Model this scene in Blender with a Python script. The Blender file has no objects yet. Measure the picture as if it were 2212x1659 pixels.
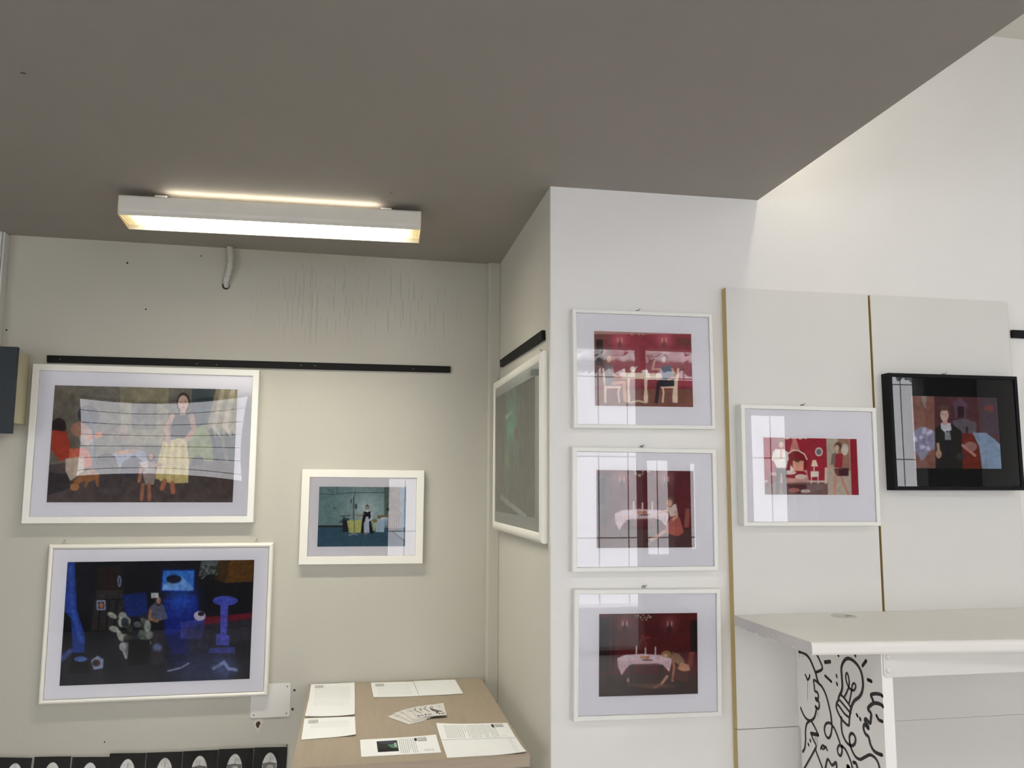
import bpy, math
import numpy as np
from mathutils import Vector, Matrix

# ------------------------------------------------------------------ camera, world, light, exposure
C = bpy.context.scene.collection
SC = bpy.context.scene
FWD = Vector((0.1821, 0.9762, 0.1182)).normalized()
RGT = Vector((0.9829, -0.1839, 0.0044))
RGT = (RGT - FWD * RGT.dot(FWD)).normalized()
UP = RGT.cross(FWD)
FPX = 1794.28
EYE = Vector((0, 0, 1.6))
cam = bpy.data.cameras.new('camera')
camo = bpy.data.objects.new('camera', cam)
C.objects.link(camo)
cam.sensor_width = 36.0
cam.lens = FPX / 2212 * 36.0
cam.clip_start = 0.02
camo.matrix_world = Matrix.Translation(EYE) @ Matrix((RGT, UP, -FWD)).transposed().to_4x4()
SC.camera = camo
SC.view_settings.view_transform = 'Standard'
SC.view_settings.look = 'None'
SC.view_settings.gamma = 1.0
SC.view_settings.use_curve_mapping = False
SC.view_settings.exposure = 0.38
SC.cycles.use_denoising = True
SC.cycles.max_bounces = 10
SC.cycles.diffuse_bounces = 6
SC.cycles.glossy_bounces = 4
SC.cycles.transparent_max_bounces = 12
SC.cycles.sample_clamp_indirect = 6.0

wd = bpy.data.worlds.new('daylight'); SC.world = wd
wd.use_nodes = True
bg = wd.node_tree.nodes['Background']
bg.inputs[0].default_value = (0.72, 0.85, 1.0, 1)
bg.inputs[1].default_value = 1.6

def light(name, kind, loc, rot, energy, color, **kw):
    l = bpy.data.lights.new(name, kind); l.energy = energy; l.color = color
    for k, v in kw.items(): setattr(l, k, v)
    o = bpy.data.objects.new(name, l); C.objects.link(o); o.location = loc; o.rotation_euler = rot
    return o
light('sun', 'SUN', (0, 5, 20), (math.radians(-48), 0, math.radians(-18)), 27.0, (.98, .98, 1.0), angle=0.01)
# soft fill lamps, added out of view under the ceilings
light('rear_fill_light', 'AREA', (-0.2, 0.8, 2.58), (0, 0, 0), 9, (1, 1, .95), shape='RECTANGLE', size=1.2, size_y=.12)
light('hall_fill_light', 'AREA', (3.4, -0.6, 3.3), (0, 0, 0), 24, (.97, .97, .97), shape='RECTANGLE', size=1.2, size_y=.5)

# ------------------------------------------------------------------ helpers
def ray(px, py): return FWD + RGT * ((px - 1106) / FPX) - UP * ((py - 829.5) / FPX)
def onY(px, py, Y): d = ray(px, py); return EYE + d * (Y / d.y)
def onX(px, py, X): d = ray(px, py); return EYE + d * (X / d.x)
def onZ(px, py, Z): d = ray(px, py); return EYE + d * ((Z - 1.6) / d.z)

def lin(c):
    c = np.asarray(c, float) / 255.0
    return np.where(c <= .04045, c / 12.92, ((c + .055) / 1.055) ** 2.4)

MATS = {}
def mat(name, col, rough=.6, metal=0., noise=0., nscale=20., bump=0., bscale=60., stretch=None, emit=None, estr=0., spec=.5, var=None):
    if name in MATS: return MATS[name]
    m = bpy.data.materials.new(name); m.use_nodes = True
    nt = m.node_tree; b = nt.nodes['Principled BSDF']
    b.inputs['Base Color'].default_value = (*col, 1)
    b.inputs['Roughness'].default_value = rough
    b.inputs['Metallic'].default_value = metal
    b.inputs['Specular IOR Level'].default_value = spec
    tc = nt.nodes.new('ShaderNodeTexCoord'); mp = nt.nodes.new('ShaderNodeMapping')
    nt.links.new(tc.outputs['Object'], mp.inputs['Vector'])
    if stretch: mp.inputs['Scale'].default_value = stretch
    if noise > 0:
        n = nt.nodes.new('ShaderNodeTexNoise'); n.inputs['Scale'].default_value = nscale
        n.inputs['Detail'].default_value = 6
        nt.links.new(mp.outputs[0], n.inputs['Vector'])
        r = nt.nodes.new('ShaderNodeMix'); r.data_type = 'RGBA'
        a = tuple(c * (1 - noise) for c in col); z = tuple(min(1, c * (1 + noise)) for c in col)
        if var: z = var
        r.inputs[6].default_value = (*a, 1); r.inputs[7].default_value = (*z, 1)
        nt.links.new(n.outputs[0], r.inputs[0]); nt.links.new(r.outputs[2], b.inputs['Base Color'])
    if bump > 0:
        n2 = nt.nodes.new('ShaderNodeTexNoise'); n2.inputs['Scale'].default_value = bscale; n2.inputs['Detail'].default_value = 8
        nt.links.new(mp.outputs[0], n2.inputs['Vector'])
        bp = nt.nodes.new('ShaderNodeBump'); bp.inputs['Strength'].default_value = bump; bp.inputs['Distance'].default_value = .004
        nt.links.new(n2.outputs[0], bp.inputs['Height']); nt.links.new(bp.outputs[0], b.inputs['Normal'])
    if emit:
        b.inputs['Emission Color'].default_value = (*emit, 1); b.inputs['Emission Strength'].default_value = estr
    MATS[name] = m
    return m

def vmat():
    if 'printed_ink' in MATS: return MATS['printed_ink']
    m = bpy.data.materials.new('printed_ink'); m.use_nodes = True
    nt = m.node_tree; b = nt.nodes['Principled BSDF']; b.inputs['Roughness'].default_value = .7
    b.inputs['Specular IOR Level'].default_value = .2
    a = nt.nodes.new('ShaderNodeAttribute'); a.attribute_name = 'ink'
    nt.links.new(a.outputs['Color'], b.inputs['Base Color'])
    MATS['printed_ink'] = m
    return m

def glass_mat(name='picture_glass', gain=1.6, rough=0.0, tint=(1, 1, 1)):
    if name in MATS: return MATS[name]
    m = bpy.data.materials.new(name); m.use_nodes = True
    nt = m.node_tree; nt.nodes.clear()
    out = nt.nodes.new('ShaderNodeOutputMaterial'); mx = nt.nodes.new('ShaderNodeMixShader')
    tr = nt.nodes.new('ShaderNodeBsdfTransparent'); tr.inputs[0].default_value = (*tint, 1)
    gl = nt.nodes.new('ShaderNodeBsdfGlossy'); gl.inputs['Roughness'].default_value = rough
    fr = nt.nodes.new('ShaderNodeFresnel'); fr.inputs[0].default_value = 1.5
    mu = nt.nodes.new('ShaderNodeMath'); mu.operation = 'MULTIPLY'; mu.inputs[1].default_value = gain; mu.use_clamp = True
    nt.links.new(fr.outputs[0], mu.inputs[0]); nt.links.new(mu.outputs[0], mx.inputs[0])
    nt.links.new(tr.outputs[0], mx.inputs[1]); nt.links.new(gl.outputs[0], mx.inputs[2]); nt.links.new(mx.outputs[0], out.inputs[0])
    MATS[name] = m
    return m

class MB:
    def __init__(s): s.v = []; s.f = []
    def add(s, vs, fs):
        n = len(s.v); s.v += [tuple(v) for v in vs]; s.f += [tuple(i + n for i in f) for f in fs]; return s
    def box(s, x0, x1, y0, y1, z0, z1):
        return s.add([(x0,y0,z0),(x1,y0,z0),(x1,y1,z0),(x0,y1,z0),(x0,y0,z1),(x1,y0,z1),(x1,y1,z1),(x0,y1,z1)],
                     [(0,3,2,1),(4,5,6,7),(0,1,5,4),(1,2,6,5),(2,3,7,6),(3,0,4,7)])
    def prism(s, pts, axis, a, b):
        """pts polygon (2D) extruded along axis between a and b"""
        def p3(p, t):
            if axis == 'x': return (t, p[0], p[1])
            if axis == 'y': return (p[0], t, p[1])
            return (p[0], p[1], t)
        n = len(pts)
        vs = [p3(p, a) for p in pts] + [p3(p, b) for p in pts]
        return s.add(vs, [tuple(range(n)), tuple(range(2*n-1, n-1, -1))] + [(i, i+n, (i+1) % n + n, (i+1) % n) for i in range(n)])
    def tube(s, path, r, n=12, caps=True):
        path = [Vector(p) for p in path]; k0 = len(s.v)
        up = Vector((0, 0, 1))
        for i, p in enumerate(path):
            t = (path[min(i+1, len(path)-1)] - path[max(i-1, 0)]).normalized()
            a = t.cross(up)
            if a.length < 1e-3: a = t.cross(Vector((1, 0, 0)))
            a.normalize(); b = t.cross(a)
            rr = r[i] if isinstance(r, (list, tuple)) else r
            for j in range(n):
                th = 2*math.pi*j/n; s.v.append(tuple(p + a*math.cos(th)*rr + b*math.sin(th)*rr))
        for i in range(len(path)-1):
            for j in range(n):
                s.f.append((k0+i*n+j, k0+i*n+(j+1) % n, k0+(i+1)*n+(j+1) % n, k0+(i+1)*n+j))
        if caps:
            s.f.append(tuple(k0+j for j in range(n-1, -1, -1))); e = k0+(len(path)-1)*n; s.f.append(tuple(e+j for j in range(n)))
        return s
    def build(s, name, m, parent=None, bevel=0., smooth=False, seg=2):
        me = bpy.data.meshes.new(name); me.from_pydata(s.v, [], s.f); me.validate(); me.update()
        import bmesh
        bm = bmesh.new(); bm.from_mesh(me); bmesh.ops.recalc_face_normals(bm, faces=bm.faces); bm.to_mesh(me); bm.free()
        if m: me.materials.append(m)
        o = bpy.data.objects.new(name, me); C.objects.link(o)
        if parent: o.parent = parent
        if smooth:
            for p in me.polygons: p.use_smooth = True
        if bevel > 0:
            md = o.modifiers.new('bevel', 'BEVEL'); md.width = bevel; md.segments = seg; md.limit_method = 'ANGLE'; md.angle_limit = .6
        return o

def tag(o, label=None, cat=None, group=None, kind=None):
    if label: o['label'] = label
    if cat: o['category'] = cat
    if group: o['group'] = group
    if kind: o['kind'] = kind
    return o
def empty(name, M):
    o = bpy.data.objects.new(name, None); C.objects.link(o); o.matrix_world = M; o.empty_display_size = .1
    return o
def struct(mb, name, m, **k):
    return tag(mb.build(name, m, **k), kind='structure')
def grid_obj(name, P, cols, m, parent=None, smooth=True):
    """P (H,W,3) positions, cols (H,W,3) linear"""
    Hh, Ww = P.shape[:2]
    me = bpy.data.meshes.new(name)
    idx = np.arange(Hh*Ww).reshape(Hh, Ww)
    q = np.stack([idx[:-1,:-1], idx[1:,:-1], idx[1:,1:], idx[:-1,1:]], -1).reshape(-1, 4)
    me.vertices.add(Hh*Ww); me.vertices.foreach_set('co', P.reshape(-1).astype(np.float32))
    me.loops.add(q.size); me.loops.foreach_set('vertex_index', q.reshape(-1).astype(np.int32))
    me.polygons.add(len(q)); me.polygons.foreach_set('loop_start', np.arange(0, q.size, 4, dtype=np.int32))
    me.polygons.foreach_set('loop_total', np.full(len(q), 4, np.int32))
    me.update(calc_edges=True)
    if cols is not None:
        a = me.color_attributes.new('ink', 'FLOAT_COLOR', 'POINT')
        rgba = np.ones((Hh*Ww, 4), np.float32); rgba[:, :3] = cols.reshape(-1, 3)
        a.data.foreach_set('color', rgba.reshape(-1))
    if smooth: me.polygons.foreach_set('use_smooth', np.ones(len(q), bool))
    me.materials.append(m); me.update()
    o = bpy.data.objects.new(name, me); C.objects.link(o)
    if parent: o.parent = parent
    return o

# ------------------------------------------------------------------ painting of printed surfaces (ink per vertex)
class Cv:
    def __init__(s, W, H, base, quad=None, seed=1):
        s.W, s.H = W, H; s.a = np.zeros((H, W, 3)) + lin(base); s.rng = np.random.RandomState(seed)
        yy, xx = np.mgrid[0:H, 0:W]; s.X = xx + 0.; s.Y = yy + 0.
        if quad is None: quad = [(0,0),(1,0),(1,1),(0,1)]
        A = []; B = []
        for (x, y), (u, v) in zip(quad, [(0,0),(1,0),(1,1),(0,1)]):
            A.append([x, y, 1, 0, 0, 0, -u*x, -u*y]); B.append(u)
            A.append([0, 0, 0, x, y, 1, -v*x, -v*y]); B.append(v)
        s.h = np.append(np.linalg.solve(np.array(A, float), np.array(B, float)), 1).reshape(3, 3)
        s.k = W / (abs(quad[1][0] - quad[0][0]) + 1e-9)
    def m(s, pts):
        p = np.array([(x, y, 1) for x, y in pts], float) @ s.h.T
        return p[:, :2] / p[:, 2:] * [s.W - 1, s.H - 1]
    def _mix(s, sl, al, col):
        c = lin(col); s.a[sl] = s.a[sl] * (1 - al[..., None]) + c * al[..., None]
    def _bb(s, p, pad):
        x0, y0 = np.floor(p.min(0) - pad).astype(int); x1, y1 = np.ceil(p.max(0) + pad).astype(int)
        x0, y0 = max(0, x0), max(0, y0); x1, y1 = min(s.W - 1, x1), min(s.H - 1, y1)
        return (slice(y0, y1 + 1), slice(x0, x1 + 1)) if x1 >= x0 and y1 >= y0 else None
    def _d(s, p, sl, closed):
        X, Y = s.X[sl], s.Y[sl]; d = np.full(X.shape, 1e9); ins = np.zeros(X.shape, bool)
        n = len(p)
        for i in range(n if closed else n - 1):
            a, b = p[i], p[(i+1) % n]; e = b - a; L = (e*e).sum() + 1e-9
            t = np.clip(((X-a[0])*e[0] + (Y-a[1])*e[1]) / L, 0, 1)
            d = np.minimum(d, np.hypot(X-a[0]-t*e[0], Y-a[1]-t*e[1]))
            if closed:
                c = (a[1] > Y) != (b[1] > Y)
                with np.errstate(divide='ignore', invalid='ignore'):
                    ins ^= c & (X < (b[0]-a[0]) * (Y-a[1]) / (b[1]-a[1] + 1e-12) + a[0])
        return d, ins
    def poly(s, pts, col, al=1., soft=.6):
        p = s.m(pts); sl = s._bb(p, soft*2 + 1)
        if sl is None: return s
        d, ins = s._d(p, sl, True); sd = np.where(ins, d, -d)
        s._mix(sl, np.clip(sd/(2*soft) + .5, 0, 1) * al, col); return s
    def rect(s, x0, y0, x1, y1, col, al=1., soft=.6): return s.poly([(x0,y0),(x1,y0),(x1,y1),(x0,y1)], col, al, soft)
    def ell(s, cx, cy, rx, ry, col, al=1., ang=0, soft=.6):
        c, q = math.cos(math.radians(ang)), math.sin(math.radians(ang))
        return s.poly([(cx + rx*math.cos(t)*c - ry*math.sin(t)*q, cy + rx*math.cos(t)*q + ry*math.sin(t)*c) for t in np.linspace(0, 2*math.pi, 25)[:-1]], col, al, soft)
    def line(s, pts, w, col, al=1., soft=.6):
        p = s.m(pts); r = w * s.k / 2; sl = s._bb(p, r + soft*2 + 1)
        if sl is None: return s
        d, _ = s._d(p, sl, False)
        s._mix(sl, np.clip((r - d)/(2*soft) + .5, 0, 1) * al * min(1, r*2), col); return s
    def grad(s, c0, c1, vert=True, al=1.):
        t = (s.Y/(s.H-1) if vert else s.X/(s.W-1))[..., None]
        s.a = s.a*(1-al) + al*(lin(c0)*(1-t) + lin(c1)*t); return s
    def glow(s, cx, cy, r, col, al):
        p = s.m([(cx, cy)])[0]; rr = r*s.k
        g = np.exp(-((s.X-p[0])**2 + (s.Y-p[1])**2)/(rr*rr)) * al
        s.a = s.a*(1-g[..., None]) + lin(col)*g[..., None]; return s
    def noise(s, amp, cell):
        gh, gw = int(s.H/cell) + 3, int(s.W/cell) + 3; g = s.rng.rand(gh, gw)*2 - 1
        y, x = s.Y/cell, s.X/cell; i, j = y.astype(int), x.astype(int); fy, fx = y-i, x-j
        fy = fy*fy*(3-2*fy); fx = fx*fx*(3-2*fx)
        n = g[i,j]*(1-fy)*(1-fx) + g[i+1,j]*fy*(1-fx) + g[i,j+1]*(1-fy)*fx + g[i+1,j+1]*fy*fx
        s.a = np.clip(s.a * (1 + amp*n[..., None]), 0, 1); return s
    def soften(s, n=1):
        for _ in range(n):
            p = np.pad(s.a, ((1,1),(1,1),(0,0)), 'edge'); s.a = (p[:-2,1:-1]+p[2:,1:-1]+p[1:-1,:-2]+p[1:-1,2:]+2*p[1:-1,1:-1])/6
        return s
    def out(s, gain=1.): return np.clip(s.a * gain, 0, .95)
    # small stock figures, plain and generic, in quad units
    def person(s, x, y, h, top, bot, hair, skin=(190,150,130), sit=False):
        u = h/7.5
        if sit:
            s.poly([(x-u*1.0,y-u*3.4),(x+u*1.0,y-u*3.4),(x+u*1.8,y-u*1.6),(x+u*1.4,y-u*.2),(x-u*1.3,y-u*.2),(x-u*1.2,y-u*1.8)], bot)
            s.poly([(x-u*.9,y-u*6.0),(x+u*.9,y-u*6.0),(x+u*.9,y-u*3.2),(x-u*.9,y-u*3.2)], top)
        else:
            s.line([(x-u*.45,y-u*2.2),(x-u*.5,y)], u*.5, skin); s.line([(x+u*.45,y-u*2.2),(x+u*.5,y)], u*.5, skin)
            s.poly([(x-u*.8,y-u*4.2),(x+u*.8,y-u*4.2),(x+u*1.2,y-u*1.4),(x-u*1.2,y-u*1.4)], bot)
            s.poly([(x-u*1.0,y-u*6.0),(x+u*1.0,y-u*6.0),(x+u*.7,y-u*4.1),(x-u*.7,y-u*4.1)], top)
        s.line([(x-u*1.1,y-u*5.8),(x-u*1.4,y-u*4.4),(x-u*1.0,y-u*3.3)], u*.45, skin)
        s.line([(x+u*1.1,y-u*5.8),(x+u*1.4,y-u*4.4),(x+u*1.0,y-u*3.3)], u*.45, skin)
        s.rect(x-u*.2,y-u*6.5,x+u*.2,y-u*5.9, skin)
        s.ell(x,y-u*7.0,u*.55,u*.65, hair); s.ell(x,y-u*6.85,u*.38,u*.48, skin)
        return s

# ------------------------------------------------------------------ main dimensions (metres)
YB, YR, HC, XC, XE, ZH = 3.744, 2.701, 2.623, 0.6365, 1.408, 3.364
YP = YR - .031           # face of the white boards
REAR = -2.5

# ------------------------------------------------------------------ materials
def wall_material(name, col, cracks=False):
    m = bpy.data.materials.new(name); m.use_nodes = True; nt = m.node_tree; b = nt.nodes['Principled BSDF']
    b.inputs['Roughness'].default_value = .75; b.inputs['Specular IOR Level'].default_value = .25
    N = lambda t: nt.nodes.new('ShaderNode' + t); L = nt.links.new
    tc = N('TexCoord')
    n1 = N('TexNoise'); n1.inputs['Scale'].default_value = 1.7; n1.inputs['Detail'].default_value = 5; L(tc.outputs['Object'], n1.inputs['Vector'])
    mx = N('Mix'); mx.data_type = 'RGBA'
    mx.inputs[6].default_value = (*[c*.95 for c in col], 1); mx.inputs[7].default_value = (*[min(1, c*1.05) for c in col], 1)
    L(n1.outputs[0], mx.inputs[0]); L(mx.outputs[2], b.inputs['Base Color'])
    n2 = N('TexNoise'); n2.inputs['Scale'].default_value = 9; n2.inputs['Detail'].default_value = 10; n2.inputs['Roughness'].default_value = .62
    L(tc.outputs['Object'], n2.inputs['Vector'])
    bp = N('Bump'); bp.inputs['Strength'].default_value = .35; bp.inputs['Distance'].default_value = .006
    L(n2.outputs[0], bp.inputs['Height']); last = bp
    if cracks:
        mp = N('Mapping'); mp.inputs['Scale'].default_value = (110, 1, 6.5); L(tc.outputs['Object'], mp.inputs['Vector'])
        n3 = N('TexNoise'); n3.inputs['Scale'].default_value = 1; n3.inputs['Detail'].default_value = 4; L(mp.outputs[0], n3.inputs['Vector'])
        r = N('MapRange'); r.inputs[1].default_value = .60; r.inputs[2].default_value = .66; L(n3.outputs[0], r.inputs[0])
        # peeling patch: high on the wall, right of the conduit
        sp = N('SeparateXYZ'); L(tc.outputs['Object'], sp.inputs[0])
        def band(src, a, b_, c, d):
            u = N('MapRange'); u.inputs[1].default_value = a; u.inputs[2].default_value = b_; L(src, u.inputs[0])
            w = N('MapRange'); w.inputs[1].default_value = d; w.inputs[2].default_value = c; L(src, w.inputs[0])
            k = N('Math'); k.operation = 'MULTIPLY'; L(u.outputs[0], k.inputs[0]); L(w.outputs[0], k.inputs[1]); return k
        k = N('Math'); k.operation = 'MULTIPLY'
        L(band(sp.outputs[0], -.55, -.2, .3, .5).outputs[0], k.inputs[0]); L(band(sp.outputs[2], 2.18, 2.3, 2.5, 2.62).outputs[0], k.inputs[1])
        k2 = N('Math'); k2.operation = 'MULTIPLY'; L(k.outputs[0], k2.inputs[0]); L(r.outputs[0], k2.inputs[1])
        b2 = N('Bump'); b2.inputs['Strength'].default_value = .62; b2.inputs['Distance'].default_value = .004
        L(k2.outputs[0], b2.inputs['Height']); L(bp.outputs[0], b2.inputs['Normal']); last = b2
    L(last.outputs[0], b.inputs['Normal'])
    return m
M_BACK = wall_material('dimmed_wall_greige', (.525, .508, .442), True)  # greige set below the white wall to stand in for weaker light
M_RET = wall_material('dimmed_return_greige', (.63, .61, .54))  # weaker light on the return wall is put into this greige too
M_WHITE = wall_material('white_wall_paint', (.82, .805, .78))
M_CEIL = wall_material('grey_ceiling_paint', (.355, .33, .30))
M_HIGH = wall_material('cream_ceiling_paint', (.72, .70, .64))
M_FRAME = mat('white_frame_lacquer', (.84, .83, .78), .4, noise=.03, nscale=8)
M_FRAME2 = mat('cream_frame_lacquer', (.86, .84, .76), .4, noise=.03, nscale=8)
M_BLACKF = mat('black_frame_lacquer', (.006, .006, .007), .5, spec=.15)
M_MAT = mat('mat_board_white', (.90, .885, .92), .85, bump=.05, bscale=300)
M_MATL = mat('mat_board_lilac', (.90, .865, .875), .85)
M_MATB = mat('mat_board_black', (.008, .008, .009), .8, spec=.1)
M_MATG = mat('mat_board_grey', (.74, .79, .77), .85)
M_BEVEL = mat('mat_core_white', (.9, .9, .9), .8)
M_RAIL = mat('black_rail_paint', (.006, .006, .006), .6, spec=.2)
M_STEEL = mat('steel_wire', (.35, .33, .30), .35, metal=1)
M_BOARD = mat('white_board_laminate', (.72, .705, .67), .42, noise=.03, nscale=3, bump=.02, bscale=40)
M_MUST = mat('mustard_board_edge', (.52, .40, .17), .6, noise=.12, nscale=14)
M_COUNT = mat('white_counter_laminate', (.86, .83, .77), .42, noise=.03, nscale=5)
M_RAWE = mat('raw_counter_edge', (.70, .66, .66), .7, noise=.06, nscale=20, bump=.2, bscale=60)
M_METAL = mat('white_enamel_steel', (.75, .73, .69), .4)
M_TABLE = mat('beige_wood_laminate', (.385, .312, .235), .5, noise=.12, nscale=6, stretch=(9, 1, 1))
M_TEDGE = mat('beige_wood_edge', (.42, .34, .255), .55, noise=.15, nscale=8, stretch=(1, 12, 12))
M_INK = mat('black_marker_ink', (.012, .010, .012), .5)

# ------------------------------------------------------------------ room shell
struct(MB().box(-3.7, XC+.12, YB, YB+.15, -.02, 3.5), 'wall_back', M_BACK)
WB = bpy.data.objects['wall_back']
# nail holes in the back wall
nh = MB()
for px, py, r in ((275,568,2.2),(315,668,1.8),(434,553,1.5),(14,713,2.),(620,1610,1.6),(226,1603,1.5),(636,1491,2.4),(632,1532,2.6)):
    p = onY(px, py, YB-.0008); rr = r/FPX*YB
    nh.add([(p.x+rr*math.cos(t), YB-.0008, p.z+rr*math.sin(t)) for t in np.linspace(0, 2*math.pi, 9)[:-1]], [tuple(range(8))])
nh.build('nail_hole', mat('hole_dark', (.03, .02, .015), .9), WB)
# plaster hole under the cover plate, with a pale chipped rim
hp = MB(); rim = MB()
for mb_, k, yy in ((rim, 1.9, .0006), (hp, 1., .0012)):
    pts = [onY(557 + k*dx, 1566 + k*dy, YB-yy) for dx, dy in ((-2,-7),(4,-8),(6,-3),(3,2),(1,8),(-3,4),(-5,-1))]
    mb_.add([(p.x, YB-yy, p.z) for p in pts], [tuple(range(7))])
rim.build('chipped_plaster', mat('chipped_plaster_pale', (.62, .60, .54), .9), WB)
hp.build('plaster_hole', mat('plaster_hole_brown', (.07, .035, .02), .9), WB)

struct(MB().box(XC, XC+.12, YR+.013, YB, -.02, 3.5), 'wall_return', M_RET)
struct(MB().box(XC, 6.6, YR, YR+.0129, -.02, ZH).box(XC+.12, 6.6, YR+.013, YR+.15, -.02, ZH), 'wall_right', M_WHITE)
struct(MB().box(-3.7, -3.6, REAR, -2.3, -.02, 3.5).box(-3.7, -3.6, .4, YB, -.02, 3.5).box(-3.7, -3.6, -2.3, .4, -.02, .25).box(-3.7, -3.6, -2.3, .4, 2.2, 3.5), 'wall_left', M_RET)  # unseen opening added to let in daylight from the left
struct(MB().box(6.5, 6.6, REAR, -.6, -.02, 3.5).box(6.5, 6.6, 1.4, YR, -.02, 3.5).box(6.5, 6.6, -.6, 1.4, -.02, .9).box(6.5, 6.6, -.6, 1.4, 2.4, 3.5), 'wall_far_right', M_WHITE)  # unseen opening added for side daylight from the right
struct(MB().box(-3.7, 6.6, REAR-.2, YB+.15, -.12, -.02), 'floor', mat('grey_floor', (.46, .43, .39), .5, noise=.1))
# low grey ceiling slab (L-shaped in plan), slightly uneven underside
cs = MB()
plan = [(-3.6, REAR, 2.623), (XE, REAR, 2.623), (XE, YR, 2.6225), (XC, YR, 2.619), (XC, YB, 2.615), (-1.46, YB, 2.631), (-3.6, YB, 2.637)]
n = len(plan)
cs.add([(x, y, z) for x, y, z in plan] + [(x, y, ZH) for x, y, z in plan],
       [(0, 1, 2, 3), (0, 3, 5, 6), (3, 4, 5), tuple(range(2*n-1, n-1, -1))] + [(i, i+n, (i+1) % n+n, (i+1) % n) for i in range(n)])
struct(cs, 'ceiling', M_CEIL)
struct(MB().box(-3.7, 6.6, REAR-.2, YB+.15, ZH, ZH+.15), 'ceiling_high', M_HIGH)
for px, py, r in ((50,158,3.0),(845,417,2.4)):
    p = onZ(px, py, 2.6195); rr = r/FPX*2.4
    MB().add([(p.x+rr*2*math.cos(t), p.y+rr*math.sin(t), 2.6195) for t in np.linspace(0, 2*math.pi, 9)[:-1]], [tuple(range(8))]).build('ceiling_stain', mat('stain_dark', (.07, .06, .05), .9), bpy.data.objects['ceiling'])
# boxed pipe in the corner, left duct
struct(MB().prism([(XC-.058, YB), (XC-.055, YB-.022), (XC-.046, YB-.03), (XC, YB-.03), (XC, YB)], 'z', .0, 2.615), 'trim_1', M_BACK, bevel=.003)
struct(MB().box(-1.62, -1.4715, YB-.055, YB, .0, 2.63).box(-1.4695, -1.462, YB-.05, YB, .0, 2.63), 'trim_2', mat('white_duct_paint', (.68, .67, .64), .6), bevel=.002)

# rear shop front with its openings (seen as reflections), the widest enlarged for more daylight
holes = [(-3.15, -1.2, 1.6, 2.6), (.39, .73, .5, 1.64), (.9, 2.77, .02, 2.95), (2.82, 3.39, 2.63, 2.95), (2.82, 3.10, .9, 1.83), (3.27, 3.39, .95, 1.80),
         (3.9, 4.36, 1.15, 2.30), (4.53, 4.60, 1.1, 2.35), (5.48, 5.86, .5, 2.76)]
xs = sorted({-3.7, 6.6, *[h[0] for h in holes], *[h[1] for h in holes]}); zs = sorted({-.02, 3.5, *[h[2] for h in holes], *[h[3] for h in holes]})
rw = MB()
for i in range(len(xs)-1):
    run = None
    for j in range(len(zs)-1):
        cx, cz = (xs[i]+xs[i+1])/2, (zs[j]+zs[j+1])/2
        inside = any(h[0] < cx < h[1] and h[2] < cz < h[3] for h in holes)
        if not inside: run = (run[0], zs[j+1]) if run else (zs[j], zs[j+1])
        if (inside or j == len(zs)-2) and run:
            rw.box(xs[i], xs[i+1], REAR-.18, REAR, run[0], run[1]); run = None
struct(rw, 'wall_rear', mat('dim_rear_wall', (.12, .12, .115), .7))

# sunlit stone front across the street: blocks with dark joints, rough course above
def stone(nm='street_stone', bw=.47, rh=1.235, ms=.010):
    m = bpy.data.materials.new(nm); m.use_nodes = True; nt = m.node_tree; b = nt.nodes['Principled BSDF']; b.inputs['Roughness'].default_value = .8
    N = lambda t: nt.nodes.new('ShaderNode' + t); L = nt.links.new
    tc = N('TexCoord'); mp = N('Mapping'); mp.inputs['Rotation'].default_value = (math.radians(90), 0, 0); mp.inputs['Location'].default_value = (.1, .775, 0); L(tc.outputs['Object'], mp.inputs['Vector'])
    br = N('TexBrick'); br.inputs['Color1'].default_value = (.57, .56, .56, 1); br.inputs['Color2'].default_value = (.63, .62, .62, 1)
    br.inputs['Mortar'].default_value = (.08, .07, .07, 1); br.inputs['Scale'].default_value = 1; br.inputs['Mortar Size'].default_value = ms
    br.inputs['Brick Width'].default_value = bw; br.inputs['Row Height'].default_value = rh; br.offset = 0
    L(mp.outputs[0], br.inputs['Vector'])
    n = N('TexNoise'); n.inputs['Scale'].default_value = 5; n.inputs['Detail'].default_value = 8; L(tc.outputs['Object'], n.inputs['Vector'])
    mr = N('MapRange'); mr.inputs[3].default_value = .75; mr.inputs[4].default_value = 1.15; L(n.outputs[0], mr.inputs[0])
    mx = N('Mix'); mx.data_type = 'RGBA'; mx.blend_type = 'MULTIPLY'; mx.inputs[0].default_value = 1
    L(br.outputs[0], mx.inputs[6]); L(mr.outputs[0], mx.inputs[7]); L(mx.outputs[2], b.inputs['Base Color'])
    return m
struct(MB().box(-.9, 14, -7.4, -7.0, -.2, 7), 'wall_street', stone())
struct(MB().box(-12, -.9, -7.4, -7.0, -.2, 7), 'wall_street_slats', stone('street_slats', 40., .23, .007))
rg_ = np.random.RandomState(2); gx, gz = np.meshgrid(np.linspace(-6, 10, 320), np.linspace(3.42, 4.3, 18))
gy = -6.93 + .16*rg_.rand(*gx.shape); gy[0] = gy[-1] = -7.0
tag(grid_obj('trim_3', np.stack([gx, gy, gz], -1), None, mat('rough_stone', (.50, .49, .48), .9), smooth=False), kind='structure')
struct(MB().box(-12, 14, -7.0, REAR-.2, -.3, -.2), 'ground', mat('street_paving', (.35, .34, .33), .8, noise=.1))

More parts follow.
